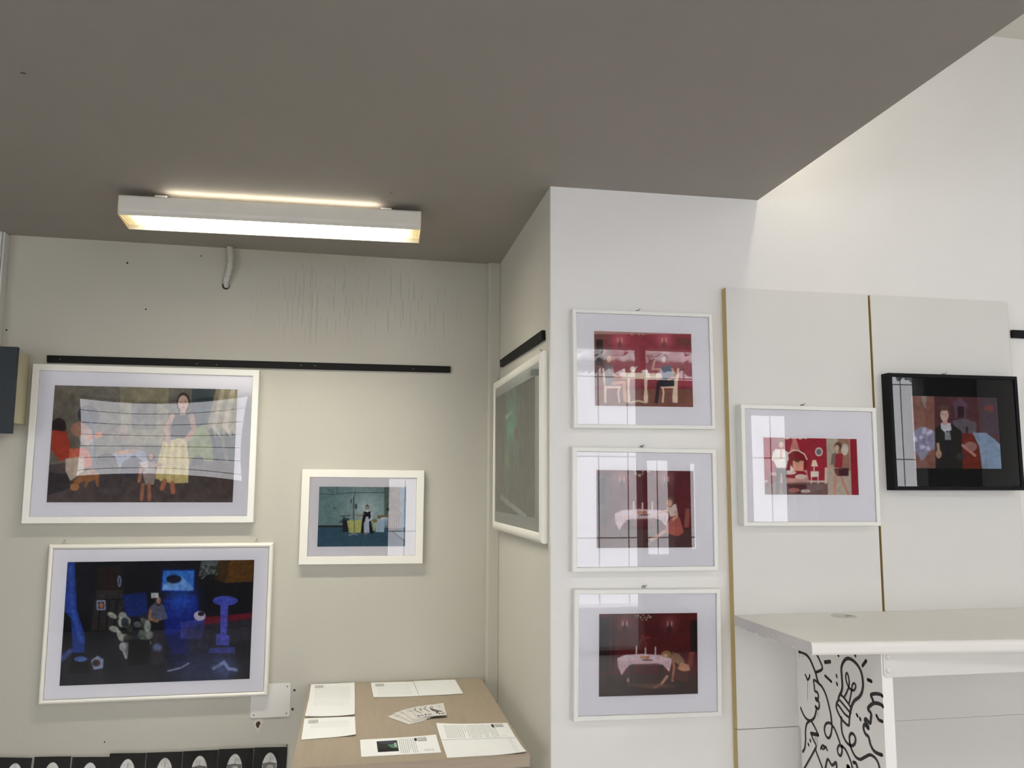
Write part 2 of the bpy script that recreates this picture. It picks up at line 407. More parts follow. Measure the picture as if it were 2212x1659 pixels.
# ------------------------------------------------------------------ pictures
def moulding(w, h, face, depth, rnd):
    """mitred frame; local x right, z up, -y towards the viewer; origin at the centre of the back"""
    if rnd:
        prof = [(0, 0), (0, -depth*.55)] + [(face*.5 - face*.5*math.cos(t), -depth*.55 - depth*.45*math.sin(t)) for t in np.linspace(.25, math.pi-.25, 7)] + [(face, -depth*.55), (face, 0)]
    else:
        e = .0016
        prof = [(0, 0), (0, -depth+e), (e, -depth), (face-e, -depth), (face, -depth+e), (face, 0)]
    mb = MB(); k = len(prof)
    for s_ in range(4):
        ring = []
        for (d, y) in prof:
            a, b = w/2 - d, h/2 - d
            cs_ = [(-a, b), (a, b), (a, -b), (-a, -b)]
            ring.append((cs_[s_], cs_[(s_+1) % 4], y))
        vs = [(p[0][0], p[2], p[0][1]) for p in ring] + [(p[1][0], p[2], p[1][1]) for p in ring]
        mb.add(vs, [tuple(range(k)), tuple(range(2*k-1, k-1, -1))] + [(i, i+k, (i+1) % k+k, (i+1) % k) for i in range(k)])
    return mb

def ring_board(x0, x1, z0, z1, a0, a1, b0, b1, yf, yb):
    """rectangular sheet (x0..x1, z0..z1) with the window a0..a1, b0..b1"""
    mb = MB(); o = [(x0,z0),(x1,z0),(x1,z1),(x0,z1)]; i_ = [(a0,b0),(a1,b0),(a1,b1),(a0,b1)]
    vs = [(x, yf, z) for x, z in o+i_] + [(x, yb, z) for x, z in o+i_]
    fs = []
    for k in range(4):
        j = (k+1) % 4
        fs += [(k, j, 4+j, 4+k), (8+k, 12+k, 12+j, 8+j), (k, 8+k, 8+j, j), (4+k, 4+j, 12+j, 12+k)]
    return mb.add(vs, fs)

def picture(name, label, plane, wallc, depth, outer, inner, prnt, cv, gain, m_frame, m_mat, rnd=False, hooks=(), bulge=0., off=0., cat='picture', gglass=None, tags=(), fix=None):
    """plane 'Y' (faces -y) or 'X' (faces -x); wallc wall coordinate; corners as seen TL,TR,BR,BL of the front face"""
    q = wallc - off - depth
    un = (lambda p, d=0.: onY(p[0], p[1], q+d)) if plane == 'Y' else (lambda p, d=0.: onX(p[0], p[1], q+d))
    if fix: W = [Vector(p) for p in fix]
    else: W = [un(p) for p in outer]
    cen = sum(W, Vector()) / 4
    w = ((W[1]-W[0]).length + (W[2]-W[3]).length)/2; h = ((W[0]-W[3]).length + (W[1]-W[2]).length)/2
    xd = ((W[1]-W[0]) + (W[2]-W[3])).normalized(); zd = ((W[0]-W[3]) + (W[1]-W[2]))
    yd = zd.cross(xd).normalized(); zd = xd.cross(yd).normalized()
    org = cen + yd*depth
    M = Matrix((xd, yd, zd)).transposed().to_4x4(); M.translation = org
    root = tag(empty(name, M), label, cat)
    Mi = M.inverted()
    def rel(pts, ylev):
        # intersect the pixel rays with the local plane y = ylev
        out = []
        for p in pts:
            o_ = Mi @ EYE; d_ = Mi.to_3x3() @ ray(*p); t = (ylev - o_.y)/d_.y; out.append(o_ + d_*t)
        return out
    yg = -depth + .004; ym = -depth + .0075; yp = ym + .0022
    I = rel(inner, -depth); P = rel(prnt, ym)
    ix0, ix1 = (I[0].x+I[3].x)/2, (I[1].x+I[2].x)/2; iz1, iz0 = (I[0].z+I[1].z)/2, (I[3].z+I[2].z)/2
    face = (w/2 - abs(ix0) + w/2 - ix1 + h/2 - abs(iz0) + h/2 - iz1)/4
    if rnd: face = max(face, .016)
    ix0, ix1, iz0, iz1 = -w/2+face, w/2-face, -h/2+face, h/2-face
    px0, px1 = (P[0].x+P[3].x)/2, (P[1].x+P[2].x)/2; pz1, pz0 = (P[0].z+P[1].z)/2, (P[3].z+P[2].z)/2
    fr = moulding(w, h, face, depth, rnd).build('frame', m_frame, root, smooth=False)
    e = .0006
    bd = MB().box(ix0+e, ix1-e, yp+.0012, yp+.004, iz0+e, iz1-e).build('backing_board', mat('backing_board', (.3, .24, .18), .9), root)
    mt = ring_board(ix0+e, ix1-e, iz0+e, iz1-e, px0, px1, pz0, pz1, ym, yp-.0002).build('mat_board', m_mat, root)
    # print
    Hh, Ww = cv.a.shape[:2]
    gx = np.linspace(px0-.003, px1+.003, Ww); gz = np.linspace(pz1+.003, pz0-.003, Hh)
    Pz = np.zeros((Hh, Ww, 3)); Pz[..., 0] = gx[None]; Pz[..., 1] = yp; Pz[..., 2] = gz[:, None]
    grid_obj('print', Pz, cv.soften(1).noise(.10, 9).out(gain), vmat(), root, smooth=False)
    # glass
    if bulge:
        gu = np.linspace(-1, 1, 49); G = np.zeros((49, 49, 3)); cx, cz = (ix0+ix1)/2, (iz0+iz1)/2
        G[..., 0] = cx + gu[None]*(ix1-ix0-2*e)/2; G[..., 2] = cz - gu[:, None]*(iz1-iz0-2*e)/2
        sh = np.cos(gu[None]*math.pi/2)**1.0 * np.cos(gu[:, None]*math.pi/2)**1.0
        G[..., 1] = yg + bulge*sh
        grid_obj('glass', G, None, gglass or glass_mat(), root, smooth=True)
    else:
        G = np.zeros((2, 2, 3)); G[..., 0] = [[ix0+e, ix1-e]]*2; G[..., 1] = yg; G[0, :, 2] = iz1-e; G[1, :, 2] = iz0+e
        grid_obj('glass', G, None, gglass or glass_mat(), root, smooth=False)
    for kx, kind in hooks:
        hk = MB(); x = kx*w/2; z = h/2
        if kind == 'ring':
            hk.tube([(x-.008, -depth*.3, z-.001), (x, -depth*.3, z+.016), (x+.008, -depth*.3, z-.001)], .0009, 6)
            hk.tube([(x, .0, z+.015), (x, -depth*.45, z+.017)], .0014, 8)
        else:
            hk.tube([(x-.002, 0, z+.006), (x, -.012, z+.006), (x+.004, -.016, z+.009), (x+.006, -.016, z+.012)], .0016, 8)
            hk.tube([(x-.006, -.006, z-.001), (x-.004, -.006, z+.008), (x+.002, -.006, z+.009), (x+.005, -.006, z-.001)], .0012, 6)
        hk.build('hanging_hook', M_STEEL, root, smooth=True)
    return root

def Z(x0, y0, s):    # converts zoom-crop pixels to photograph pixels
    return lambda *pts: [(x0 + a*s, y0 + b*s) for a, b in pts]

# ---- 1: large print, figure in a pale skirt in a living room (plain stand-in)
z = Z(30, 760, 580/2212)
q1 = [(333,278),(1842,308),(1803,1240),(272,1240)]
c = Cv(430, 266, (96,84,80), q1, 3)
c.poly([(330,270),(1850,300),(1850,960),(280,960)], (112,106,92)); c.noise(.18, 30)
c.poly([(870,290),(1270,300),(1265,760),(880,760)], (140,132,104)).rect(965,420,1170,640,(104,100,88))
c.poly([(1460,300),(1850,300),(1850,960),(1440,960)], (52,66,70))
c.rect(1500,470,1700,500,(70,96,104))
for k, (a, b_) in enumerate(((1660,1585),(1700,1620),(1735,1660),(1780,1710),(1820,1760))):
    c.poly([(a,300),(a+38,300),(b_+70,700),(b_,620)], (196,188,160) if k % 2 else (160,148,118), .95, 2)
c.poly([(1440,640),(1580,600),(1620,720),(1650,1060),(1590,1050),(1560,900),(1440,880)], (122,138,62))
c.line([(1620,640),(1690,1000)], 26, (40,44,40)); c.line([(1700,650),(1760,960)], 30, (120,116,100), .8)
c.poly([(290,930),(700,880),(1850,900),(1810,1250),(270,1250)], (88,76,74)); c.noise(.22, 14)
c.poly([(290,990),(480,1010),(480,1110),(420,1140),(285,1180)], (60,52,54))
c.ell(372,620,62,72,(44,34,32)).poly([(320,650),(440,660),(470,800),(460,880),(380,900),(310,800)], (168,62,40))     # orange armchair
c.poly([(460,800),(600,790),(650,900),(640,950),(450,950)], (200,104,74)).ell(600,700,60,70,(170,150,140)).ell(540,640,70,60,(190,130,100),.6)
c.poly([(430,880),(580,860),(580,980),(470,1060),(430,980)], (196,180,160))
c.poly([(600,700),(740,650),(720,700),(620,730)], (206,110,56))
c.ell(614,530,92,80,(40,46,62),.95,ang=20); c.line([(590,470),(640,600),(668,760),(665,940)], 16, (70,84,110))   # floor lamp with dark shade
c.ell(890,680,60,60,(132,112,98),.8,soft=4).ell(900,640,70,24,(170,150,136),.7,soft=3)
c.poly([(800,850),(930,800),(1080,820),(1100,900),(1060,960),(840,950)], (150,158,180)); c.poly([(830,820),(1000,800),(990,830),(860,850)], (196,140,96))
c.poly([(860,1000),(900,900),(990,850),(1060,900),(1060,1000),(940,1040)], (72,66,78))
c.ell(765,895,85,58,(52,46,50)).poly([(690,900),(845,900),(900,1040),(880,1120),(700,1120)], (80,72,72))
c.ell(1510,900,50,46,(62,54,52)).poly([(1440,960),(1500,930),(1570,960),(1600,1060),(1440,1080)], (86,78,76))
c.poly([(1700,960),(1800,950),(1810,1140),(1700,1120)], (86,72,66))
# dog
c.poly([(480,1080),(560,1000),(620,965),(680,970),(705,1010),(700,1110),(685,1110),(670,1050),(620,1070),(600,1110),(585,1115),(590,1060),(540,1080),(520,1130),(480,1140)], (158,108,66))
c.ell(505,1110,36,30,(176,124,80)); c.line([(500,1075),(470,1085)], 12, (110,74,44))
# standing figure: grey-brown top, pale yellow skirt
c.poly([(1225,740),(1410,700),(1440,900),(1430,1075),(1290,1080),(1160,1040),(1190,860)], (206,190,132))
for k in range(7): c.line([(1250+k*27,760),(1205+k*36,1060)], 8, (176,160,104) if k % 2 else (226,214,166), .8, 1.5)
c.poly([(1300,520),(1450,500),(1470,620),(1410,720),(1290,700)], (58,54,62)); c.line([(1300,530),(1250,640),(1270,740)], 40, (190,150,132)); c.line([(1455,530),(1480,640),(1420,720)], 42, (182,140,118))
c.ell(1390,425,58,88,(40,30,28)).ell(1388,425,42,62,(214,180,162)).rect(1365,470,1410,520,(206,170,150))
for dx in (-18, 18): c.ell(1388+dx,415,9,4,(60,44,40))
c.line([(1378,462),(1400,462)], 6, (160,80,76)); c.line([(1388,420),(1388,442)], 5, (190,150,134))
c.line([(1240,1060),(1215,1120)], 36, (176,112,86)); c.line([(1300,1080),(1308,1150)], 36, (176,112,86))
# small child in grey
c.poly([(1070,900),(1150,890),(1165,1000),(1150,1090),(1080,1090),(1060,1000)], (158,146,138)); c.line([(1050,940),(1030,1060)], 26, (176,124,98)); c.line([(1160,930),(1215,930)], 24, (176,124,98))
c.line([(1060,1090),(1050,1210)], 28, (166,110,84)); c.line([(1110,1090),(1115,1210)], 28, (166,110,84)); c.ell(1130,870,32,38,(54,36,30)).ell(1125,860,20,22,(196,150,128))
c.poly([(1030,910),(1100,900),(1100,960),(1060,950)], (206,196,190))
c.noise(.14, 5)
picture('framed_picture', 'large white framed print of a figure in a pale skirt, under the long black rail', 'Y', YB, .034,
        z((152,98),(2022,150),(1972,1408),(62,1415)), z((208,148),(1970,205),(1920,1356),(128,1360)), z(*q1), c, 1.15, M_FRAME, M_MAT, bulge=-.0022)

# ---- 2: dark blue print in a rounded white frame
z = Z(60, 1140, 620/2212)
q2 = [(312,262),(1748,250),(1707,1163),(238,1222)]
c = Cv(430, 284, (12,12,22), q2, 5)
c.poly([(240,900),(1720,700),(1720,1200),(230,1240)], (30,28,38)); c.noise(.5, 40)
c.poly([(312,262),(370,262),(385,640),(445,830),(440,960),(350,960),(340,700),(290,640)], (38,66,150)).line([(340,300),(350,640),(420,880)], 26, (60,96,190), .7, 3)
c.poly([(1050,335),(1285,335),(1280,490),(1038,485)], (52,120,206)); c.poly([(1050,440),(1130,400),(1190,380),(1270,460),(1280,490),(1040,485)], (120,170,226), 1, 2); c.ell(1130,400,60,34,(12,14,34),1,0,2)
c.line([(1040,330),(1290,330),(1284,494),(1034,490),(1040,330)], 10, (10,30,110))
c.poly([(1470,255),(1745,255),(1720,420),(1520,430),(1440,400)], (66,46,14)); c.poly([(1560,255),(1745,255),(1725,420),(1520,430)], (96,62,16)); c.line([(1600,430),(1590,620)], 14, (24,20,30))
c.poly([(1340,262),(1470,262),(1440,360),(1320,380)], (96,104,104),.8); 
for k in range(40):
    x, y = 1330 + c.rng.rand()*150, 290 + c.rng.rand()*110; c.ell(x, y, 12, 6, (28,40,34) if k % 3 else (110,116,112), .9, c.rng.rand()*180)
c.poly([(550,300),(720,300),(740,480),(540,480)], (40,22,14), .8, 4); c.poly([(540,485),(745,480),(735,545),(530,550)], (58,50,48), .8)
for k in range(4): c.poly([(520+k*62,560),(560+k*62,560),(540+k*60,790),(490+k*62,795)], (54,46,42), .75)
c.rect(538,560,604,634,(150,160,190)).rect(548,572,596,626,(24,20,40)).ell(572,600,16,22,(176,110,80))
c.ell(713,415,15,42,(150,160,190),.8).ell(713,415,9,34,(20,20,40),.8)
c.poly([(740,520),(920,500),(930,680),(760,680)], (16,44,120), .9, 3); c.poly([(1050,560),(1300,520),(1330,680),(1260,800),(1060,830)], (18,40,140), .9, 3); c.glow(1180,560,90,(40,90,200),.7)
c.poly([(1060,820),(1260,800),(1240,980),(1120,990)], (10,28,110), .8, 4)
c.poly([(1180,730),(1370,700),(1340,860),(1180,850)], (70,76,170), .75, 2)
c.poly([(1370,690),(1720,660),(1720,700),(1350,750)], (120,22,44), .9, 2)
c.poly([(1200,760),(1720,710),(1715,860),(1240,960)], (56,54,66), .6, 6)
# figure sitting on the sofa, reflected bench
c.poly([(940,620),(1000,560),(1050,600),(1080,700),(1000,720),(930,710)], (86,90,112)); c.ell(1012,570,26,38,(60,46,44)).ell(1012,562,16,24,(168,130,112)); c.line([(950,640),(940,700),(1000,720)], 22, (160,116,84))
c.poly([(955,505),(1010,505),(1012,540),(958,545)], (196,200,200))
# heap of pale cushions
rg = c.rng
for k in range(26):
    x, y = 650 + rg.rand()*300, 660 + rg.rand()*230
    c.ell(x, y, 26+rg.rand()*24, 18+rg.rand()*14, [(150,156,150),(96,104,96),(60,60,48),(176,180,170),(30,40,60)][k % 5], .9, rg.rand()*90, 1)
c.poly([(705,900),(760,880),(870,930),(910,970),(870,990),(780,975),(760,1000)], (120,116,122)); c.ell(735,915,26,34,(176,174,180)); c.line([(740,950),(760,1000)], 16, (176,170,170)); c.line([(850,960),(830,1000)], 16, (176,170,170))
c.ell(1325,680,44,36,(200,190,210)).ell(1335,665,26,18,(40,30,40))
c.poly([(490,1020),(540,985),(585,1010),(580,1080),(510,1090)], (150,160,190)).ell(530,1040,30,28,(70,50,44))
c.poly([(340,960),(440,960),(470,1040),(480,1120),(300,1125),(330,1040)], (8,8,14)); c.ell(410,1010,50,20,(90,120,190),.8)
c.poly([(780,860),(945,860),(950,1000),(900,1060),(770,1060)], (8,8,16)); c.poly([(955,800),(1045,800),(1050,1040),(950,1050)], (60,54,60), .6, 5); c.ell(1000,920,34,28,(120,130,180),.6,0,3)
c.poly([(1080,1000),(1180,960),(1250,1000),(1240,1030),(1080,1090)], (10,14,50)); c.line([(1080,1100),(1180,1075),(1240,1040)], 10, (170,180,220))
# pedestal with stone dish
c.ell(1520,565,95,36,(78,90,200),.85).poly([(1485,580),(1545,580),(1525,880),(1480,880)], (84,92,196), .9).poly([(1450,815),(1550,830),(1545,905),(1450,900)], (84,90,190),.85).poly([(1400,925),(1590,915),(1590,960),(1395,965)], (64,72,150), .9)
c.glow(1500,1080,90,(90,110,170),.5); c.line([(1430,1080),(1510,1030),(1540,1080),(1600,1090)], 22, (150,170,220), .9, 2); c.glow(1280,1110,180,(56,70,120),.5)
c.line([(250,1020),(330,950)], 30, (90,110,190), .7, 4)
c.noise(.3, 6); c.noise(.2, 3)
picture('framed_picture', 'white rounded frame with a dark blue night print, overlapping the blank cover plate', 'Y', YB, .030,
        z((163,130),(1897,117),(1846,1298),(66,1373)), z((198,178),(1858,152),(1812,1264),(105,1330)), z(*q2), c, 1.0, M_FRAME2, M_MAT, rnd=True, hooks=((-.88, 'ring'), (.84, 'ring')))

# ---- 3: hospital room print in a flat mitred frame
z = Z(630, 980, 310/1978)
q3 = [(383,458),(1583,458),(1560,1278),(352,1280)]
c = Cv(300, 206, (112,140,142), q3, 7)
c.rect(340,440,1600,990,(118,146,146)); c.glow(1020,760,230,(190,208,206),.9); c.noise(.06, 30)
c.rect(1270,450,1360,900,(92,112,104)).poly([(1490,458),(1590,458),(1575,1060),(1480,1060)], (130,160,184))
c.poly([(350,985),(700,985),(700,1015),(350,1015)], (44,44,46)).poly([(350,1015),(1600,1015),(1600,1300),(340,1300)], (58,92,112)); c.noise(.08, 20)
c.poly([(1390,1070),(1560,1195),(1560,1210),(1480,1170),(1380,1080)], (20,16,22)); c.poly([(1400,1070),(1600,1070),(1600,1200),(1560,1190)], (120,146,166))
c.line([(385,562),(630,575)], 9, (60,78,78)); c.line([(630,458),(630,560),(850,546),(1285,542)], 9, (62,80,80)); c.line([(470,475),(600,555)], 8, (70,88,86)); c.rect(585,740,600,765,(24,34,34))
c.poly([(640,950),(720,880),(800,890),(770,960)], (74,96,96)); c.line([(668,862),(810,852)], 10, (26,34,38)); c.line([(720,860),(716,1070)], 14, (28,32,36)); c.poly([(700,920),(770,900),(780,1070),(700,1075)], (36,38,40)); c.line([(650,1072),(760,1080)], 6, (40,60,70))
c.poly([(760,925),(975,905),(950,1085),(790,1088)], (196,196,120)); c.line([(780,940),(800,1080)], 12, (170,168,96), .7); c.line([(900,920),(900,1080)], 10, (214,212,140), .7)
c.poly([(1110,930),(1140,910),(1140,1060),(1110,1050)], (190,190,120)); c.poly([(1130,905),(1275,895),(1265,1078),(1150,1075)], (176,196,210)); c.ell(1140,925,32,26,(150,124,62)).rect(1175,850,1310,895,(134,116,72)); c.ell(1270,900,60,26,(206,214,220)).poly([(1270,905),(1320,900),(1310,980),(1270,980)], (150,176,200))
for k in range(12):
    x = 1352 + k*11.5; c.poly([(x,458),(x+12,458),(x+4-(12-k)*3.4+12,1024),(x-8-(12-k)*3.4+4,1024)], (176,160,152) if k % 2 else (140,120,116), .95, .8)
c.ell(1320,770,20,22,(30,34,34)); c.poly([(1290,1024),(1470,1030),(1440,1070),(1340,1070)], (92,84,84))
c.line([(873,510),(858,640),(860,1100)], 9, (70,84,84)); c.line([(848,615),(846,900)], 10, (64,78,78)); c.line([(840,515),(908,515)], 6, (130,150,150)); c.line([(815,620),(812,840)], 3, (60,76,76)); c.ell(818,660,9,34,(60,72,74)); c.ell(905,630,16,34,(160,186,186),.8); c.ell(884,730,16,40,(56,80,72)); c.line([(890,690),(885,820)], 3, (60,84,80))
c.line([(775,1125),(860,1095),(900,1120)], 10, (176,186,190)); c.ell(775,1127,8,8,(20,20,24)).ell(897,1127,8,8,(20,20,24))
# seated patient in a dark dress
c.poly([(985,800),(1090,800),(1080,900),(1120,1100),(1060,1090),(1050,950),(990,950),(1000,1090),(945,1090),(965,920)], (20,16,28)); c.poly([(990,950),(1060,945),(1065,1085),(990,1085)], (190,204,216)); c.poly([(1020,870),(1050,870),(1060,950),(1000,950)], (210,214,224))
c.line([(985,830),(940,860),(880,840)], 22, (160,140,130)); c.line([(1095,820),(1100,890),(1060,920)], 26, (206,214,222)); c.poly([(1010,775),(1060,775),(1045,808),(1028,808)], (220,224,230)); c.ell(1037,742,25,36,(60,46,38)).ell(1037,750,20,28,(176,148,128)); c.line([(1000,1100),(1030,1100)], 14, (176,120,104))
c.noise(.1, 4)
picture('framed_picture', 'small cream mitred frame with a pale teal hospital room print', 'Y', YB, .030,
        z((148,215),(1838,230),(1800,1517),(92,1530)), z((253,325),(1728,335),(1695,1405),(212,1420)), z(*q3), c, 1.05, M_FRAME2, M_MATL)

# ---- 4: steep print on the return wall, glass reflections painted into its green
z = Z(1020, 680, 240/737)
c = Cv(200, 150, (74,74,62), [(0,0),(1,0),(1,1),(0,1)], 9)
c.noise(.12, 40)
for k, (x, w_, col) in enumerate(((.27,.05,(80,130,112)),(.33,.06,(92,150,132)),(.42,.08,(70,120,108)),(.50,.05,(90,140,128)),(.60,.06,(70,100,92)),(.70,.05,(80,96,88)))):
    c.poly([(x,-.02),(x+w_,-.02),(x+w_-.02,.8),(x,.95)], col, .75, 4)
c.glow(.42,.30,.14,(100,190,160),.8); c.glow(.5,.8,.2,(60,84,70),.8); c.glow(.32,.56,.06,(140,180,120),.8); c.ell(.56,.37,.05,.05,(130,50,50),.8,0,2).poly([(.50,.42),(.62,.42),(.64,.62),(.50,.60)], (110,130,124),.7,0*1+2)
c.poly([(.26,.20),(.46,.19),(.30,.235)], (200,220,206), .9, 1); c.line([(.15,.87),(.5,.94),(.80,1.0)], .03, (190,210,206)); c.noise(.3, 7)
picture('framed_picture', 'white rounded frame with a murky green print, seen steeply on the return wall', 'X', XC, .026,
        None, z((150,487),(433,308),(433,1445),(138,1375)), z((160,545),(416,408),(417,1345),(152,1305)), c, 1.7, M_FRAME2, M_MATG, rnd=True, hooks=((-.86, 'pin'), (.9, 'pin')),
        fix=[(.597, 3.672, 2.042), (.610, 2.742, 2.058), (.610, 2.742, 1.392), (.597, 3.672, 1.405)])

# ---- 5,6,7: dining room prints
def dining(q, W, H, wall, floor, dark, seed, kind):
    c = Cv(W, H, wall, q, seed); c.noise(.1, 30)
    (x0,y0),(x1,_),(_,y1) = q[0], q[1], q[2]
    X = lambda u: x0 + (x1-x0)*u; Y_ = lambda v: y0 + (y1-y0)*v; w_ = x1-x0; h_ = y1-y0
    c.rect(X(-.1),Y_(.76),X(1.1),Y_(1.1), floor); c.rect(X(-.1),Y_(.72),X(1.1),Y_(.76), tuple(int(v*.9) for v in wall)); c.noise(.1, 16)
    c.rect(X(.0),Y_(.05),X(.17),Y_(.72), dark); c.rect(X(.03),Y_(.12),X(.10),Y_(.45), tuple(v//2 for v in dark)); c.rect(X(.12),Y_(.05),X(.145),Y_(.72), wall, .7)
    for x in (.27, .72):
        c.glow(X(x), Y_(.12), w_*.07, tuple(min(255, v+50) for v in wall), .8)
        for d in (-.02, .02): c.line([(X(x+d),Y_(.10)),(X(x+d),Y_(.16))], w_*.006, (244,196,170))
        c.ell(X(x),Y_(.19),w_*.025,h_*.05, dark, .8, 0, 1.5)
    for k in range(26):
        t = c.rng.rand()*2-1; c.ell(X(.46+t*.10), Y_(.02+c.rng.rand()*.07*(1-t*t)), w_*.006, h_*.008, (206,190,160) if k % 2 else dark)
    return c, X, Y_, w_, h_
z = Z(1200, 640, 400/2212)
q5 = [(463,415),(1623,450),(1640,1325),(470,1305)]
c, X, Y_, w_, h_ = dining(q5, 230, 176, (150,62,74), (128,84,72), (122,80,78), 11, 0)
c.rect(X(-.1),Y_(-.1),X(1.1),Y_(.05), (176,140,132)); c.rect(X(.85),Y_(.10),X(1.1),Y_(.2), (110,72,60),.8)
c.poly([(X(.26),Y_(.54)),(X(.84),Y_(.56)),(X(.78),Y_(.63)),(X(.28),Y_(.62))], (226,210,190))
for x in (.35, .53, .82): c.poly([(X(x-.018),Y_(.62)),(X(x+.018),Y_(.62)),(X(x+.012),Y_(.75)),(X(x+.022),Y_(.86)),(X(x+.018),Y_(.93)),(X(x-.018),Y_(.93)),(X(x-.022),Y_(.86)),(X(x-.012),Y_(.75))], (222,202,178))
c.line([(X(.37),Y_(.93)),(X(.45),Y_(.905)),(X(.53),Y_(.93))], w_*.016, (206,186,160))
for a, s_ in ((.10, 1), (.86, -1)):
    c.line([(X(a),Y_(.50)),(X(a+.02*s_),Y_(.72)),(X(a+.02*s_),Y_(.92))], w_*.022, (226,206,180)); c.line([(X(a+.02*s_),Y_(.73)),(X(a+.17*s_),Y_(.73))], w_*.022, (226,206,180)); c.line([(X(a+.16*s_),Y_(.73)),(X(a+.15*s_),Y_(.80)),(X(a+.16*s_),Y_(.92))], w_*.016, (226,206,180))
# two plain seated figures
c.poly([(X(.12),Y_(.44)),(X(.20),Y_(.46)),(X(.23),Y_(.58)),(X(.22),Y_(.72)),(X(.12),Y_(.71))], (120,110,112)); c.line([(X(.2),Y_(.68)),(X(.31),Y_(.67)),(X(.32),Y_(.90))], w_*.034, (196,150,130)); c.line([(X(.19),Y_(.5)),(X(.22),Y_(.6)),(X(.28),Y_(.60))], w_*.02, (206,160,140)); c.ell(X(.145),Y_(.36),w_*.034,h_*.06,(120,92,66)).ell(X(.158),Y_(.37),w_*.022,h_*.045,(216,176,156))
c.poly([(X(.68),Y_(.47)),(X(.78),Y_(.45)),(X(.84),Y_(.56)),(X(.82),Y_(.64)),(X(.70),Y_(.64))], (88,96,116)); c.poly([(X(.66),Y_(.64)),(X(.82),Y_(.62)),(X(.82),Y_(.72)),(X(.66),Y_(.73))], (48,46,54)); c.line([(X(.66),Y_(.68)),(X(.635),Y_(.92))], w_*.035, (52,42,46)); c.line([(X(.80),Y_(.5)),(X(.84),Y_(.6)),(X(.76),Y_(.63))], w_*.022, (206,160,140)); c.line([(X(.68),Y_(.5)),(X(.60),Y_(.50)),(X(.62),Y_(.40))], w_*.02, (206,160,140)); c.ell(X(.72),Y_(.36),w_*.034,h_*.06,(64,52,50)).ell(X(.715),Y_(.37),w_*.023,h_*.045,(206,168,150))
c.ell(X(.40),Y_(.50),w_*.026,h_*.035,(236,226,214)).line([(X(.42),Y_(.5)),(X(.44),Y_(.47))], w_*.008,(236,226,214)); c.ell(X(.52),Y_(.53),w_*.03,h_*.022,(232,222,210)); c.ell(X(.31),Y_(.51),w_*.014,h_*.02,(226,206,200))
picture('framed_picture', 'white box frame with a pink-red dining print, top of the column of three', 'Y', YR, .035,
        z((205,148),(1885,205),(1907,1590),(222,1570)), z((257,187),(1835,243),(1860,1552),(260,1518)), z(*q5), c, 1.25, M_FRAME, M_MAT, hooks=((-.05, 'pin'),))

def tablecloth(c, X, Y_, w_, h_, white, k=1.):
    c.poly([(X(.20),Y_(.56)),(X(.27),Y_(.52)),(X(.45),Y_(.505)),(X(.66),Y_(.52)),(X(.74),Y_(.555)),(X(.745),Y_(.60)),(X(.72),Y_(.72)),(X(.66),Y_(.64)),(X(.60),Y_(.62)),(X(.35),Y_(.63)),(X(.29),Y_(.68)),(X(.245),Y_(.77)),(X(.205),Y_(.66))], white)
    for i in range(18):
        x = .215 + i*.029; c.line([(X(x),Y_(.60)),(X(x+.003),Y_(.64 if 4 < i < 14 else .67))], w_*.008, tuple(int(v*.72) for v in white), .7, 1)
    for x in (.34, .64): c.poly([(X(x-.025),Y_(.64)),(X(x+.02),Y_(.64)),(X(x+.01),Y_(.86)),(X(x-.012),Y_(.86))], (40,14,14), .9)
    for x, h2 in ((.39,.12),(.48,.10),(.58,.11)):
        c.line([(X(x),Y_(.53)),(X(x),Y_(.53-h2))], w_*.012, (226,206,196)); c.ell(X(x),Y_(.53),w_*.014,h_*.018,(206,196,200))
    for x, col in ((.33,(206,200,210)),(.45,(196,140,90)),(.50,(180,110,70)),(.56,(206,196,210)),(.30,(196,190,196))): c.ell(X(x),Y_(.545),w_*.026,h_*.018,col)
    c.ell(X(.50),Y_(.578),w_*.06,h_*.012,(110,84,84))
z = Z(1200, 940, 400/2212)
q6 = [(485,415),(1645,430),(1667,1343),(497,1347)]
c, X, Y_, w_, h_ = dining(q6, 230, 182, (96,34,42), (84,52,50), (66,40,44), 12, 1)
tablecloth(c, X, Y_, w_, h_, (206,182,186))
c.poly([(X(.92),Y_(.50)),(X(.96),Y_(.50)),(X(.95),Y_(.74)),(X(.90),Y_(.74))], (140,80,70)); c.poly([(X(.80),Y_(.55)),(X(.86),Y_(.62)),(X(.90),Y_(.80)),(X(.84),Y_(.85)),(X(.70),Y_(.80)),(X(.72),Y_(.72))], (170,92,80))
c.poly([(X(.73),Y_(.48)),(X(.82),Y_(.44)),(X(.84),Y_(.58)),(X(.76),Y_(.60))], (206,190,180)); c.ell(X(.76),Y_(.42),w_*.036,h_*.065,(110,80,56)).ell(X(.755),Y_(.43),w_*.024,h_*.045,(206,160,140)); c.line([(X(.74),Y_(.52)),(X(.65),Y_(.55))], w_*.02, (206,160,140)); c.line([(X(.82),Y_(.54)),(X(.83),Y_(.60)),(X(.79),Y_(.64))], w_*.02, (206,160,140)); c.line([(X(.70),Y_(.79)),(X(.62),Y_(.86)),(X(.56),Y_(.90))], w_*.03, (196,140,124)); c.ell(X(.54),Y_(.905),w_*.03,h_*.014,(60,34,34))
picture('framed_picture', 'white box frame with a dim red print, middle of the column of three', 'Y', YR, .035,
        z((200,140),(1922,165),(1955,1620),(210,1637)), z((265,187),(1873,212),(1905,1578),(275,1580)), z(*q6), c, 1.2, M_FRAME, M_MAT, hooks=((-.02, 'pin'),))

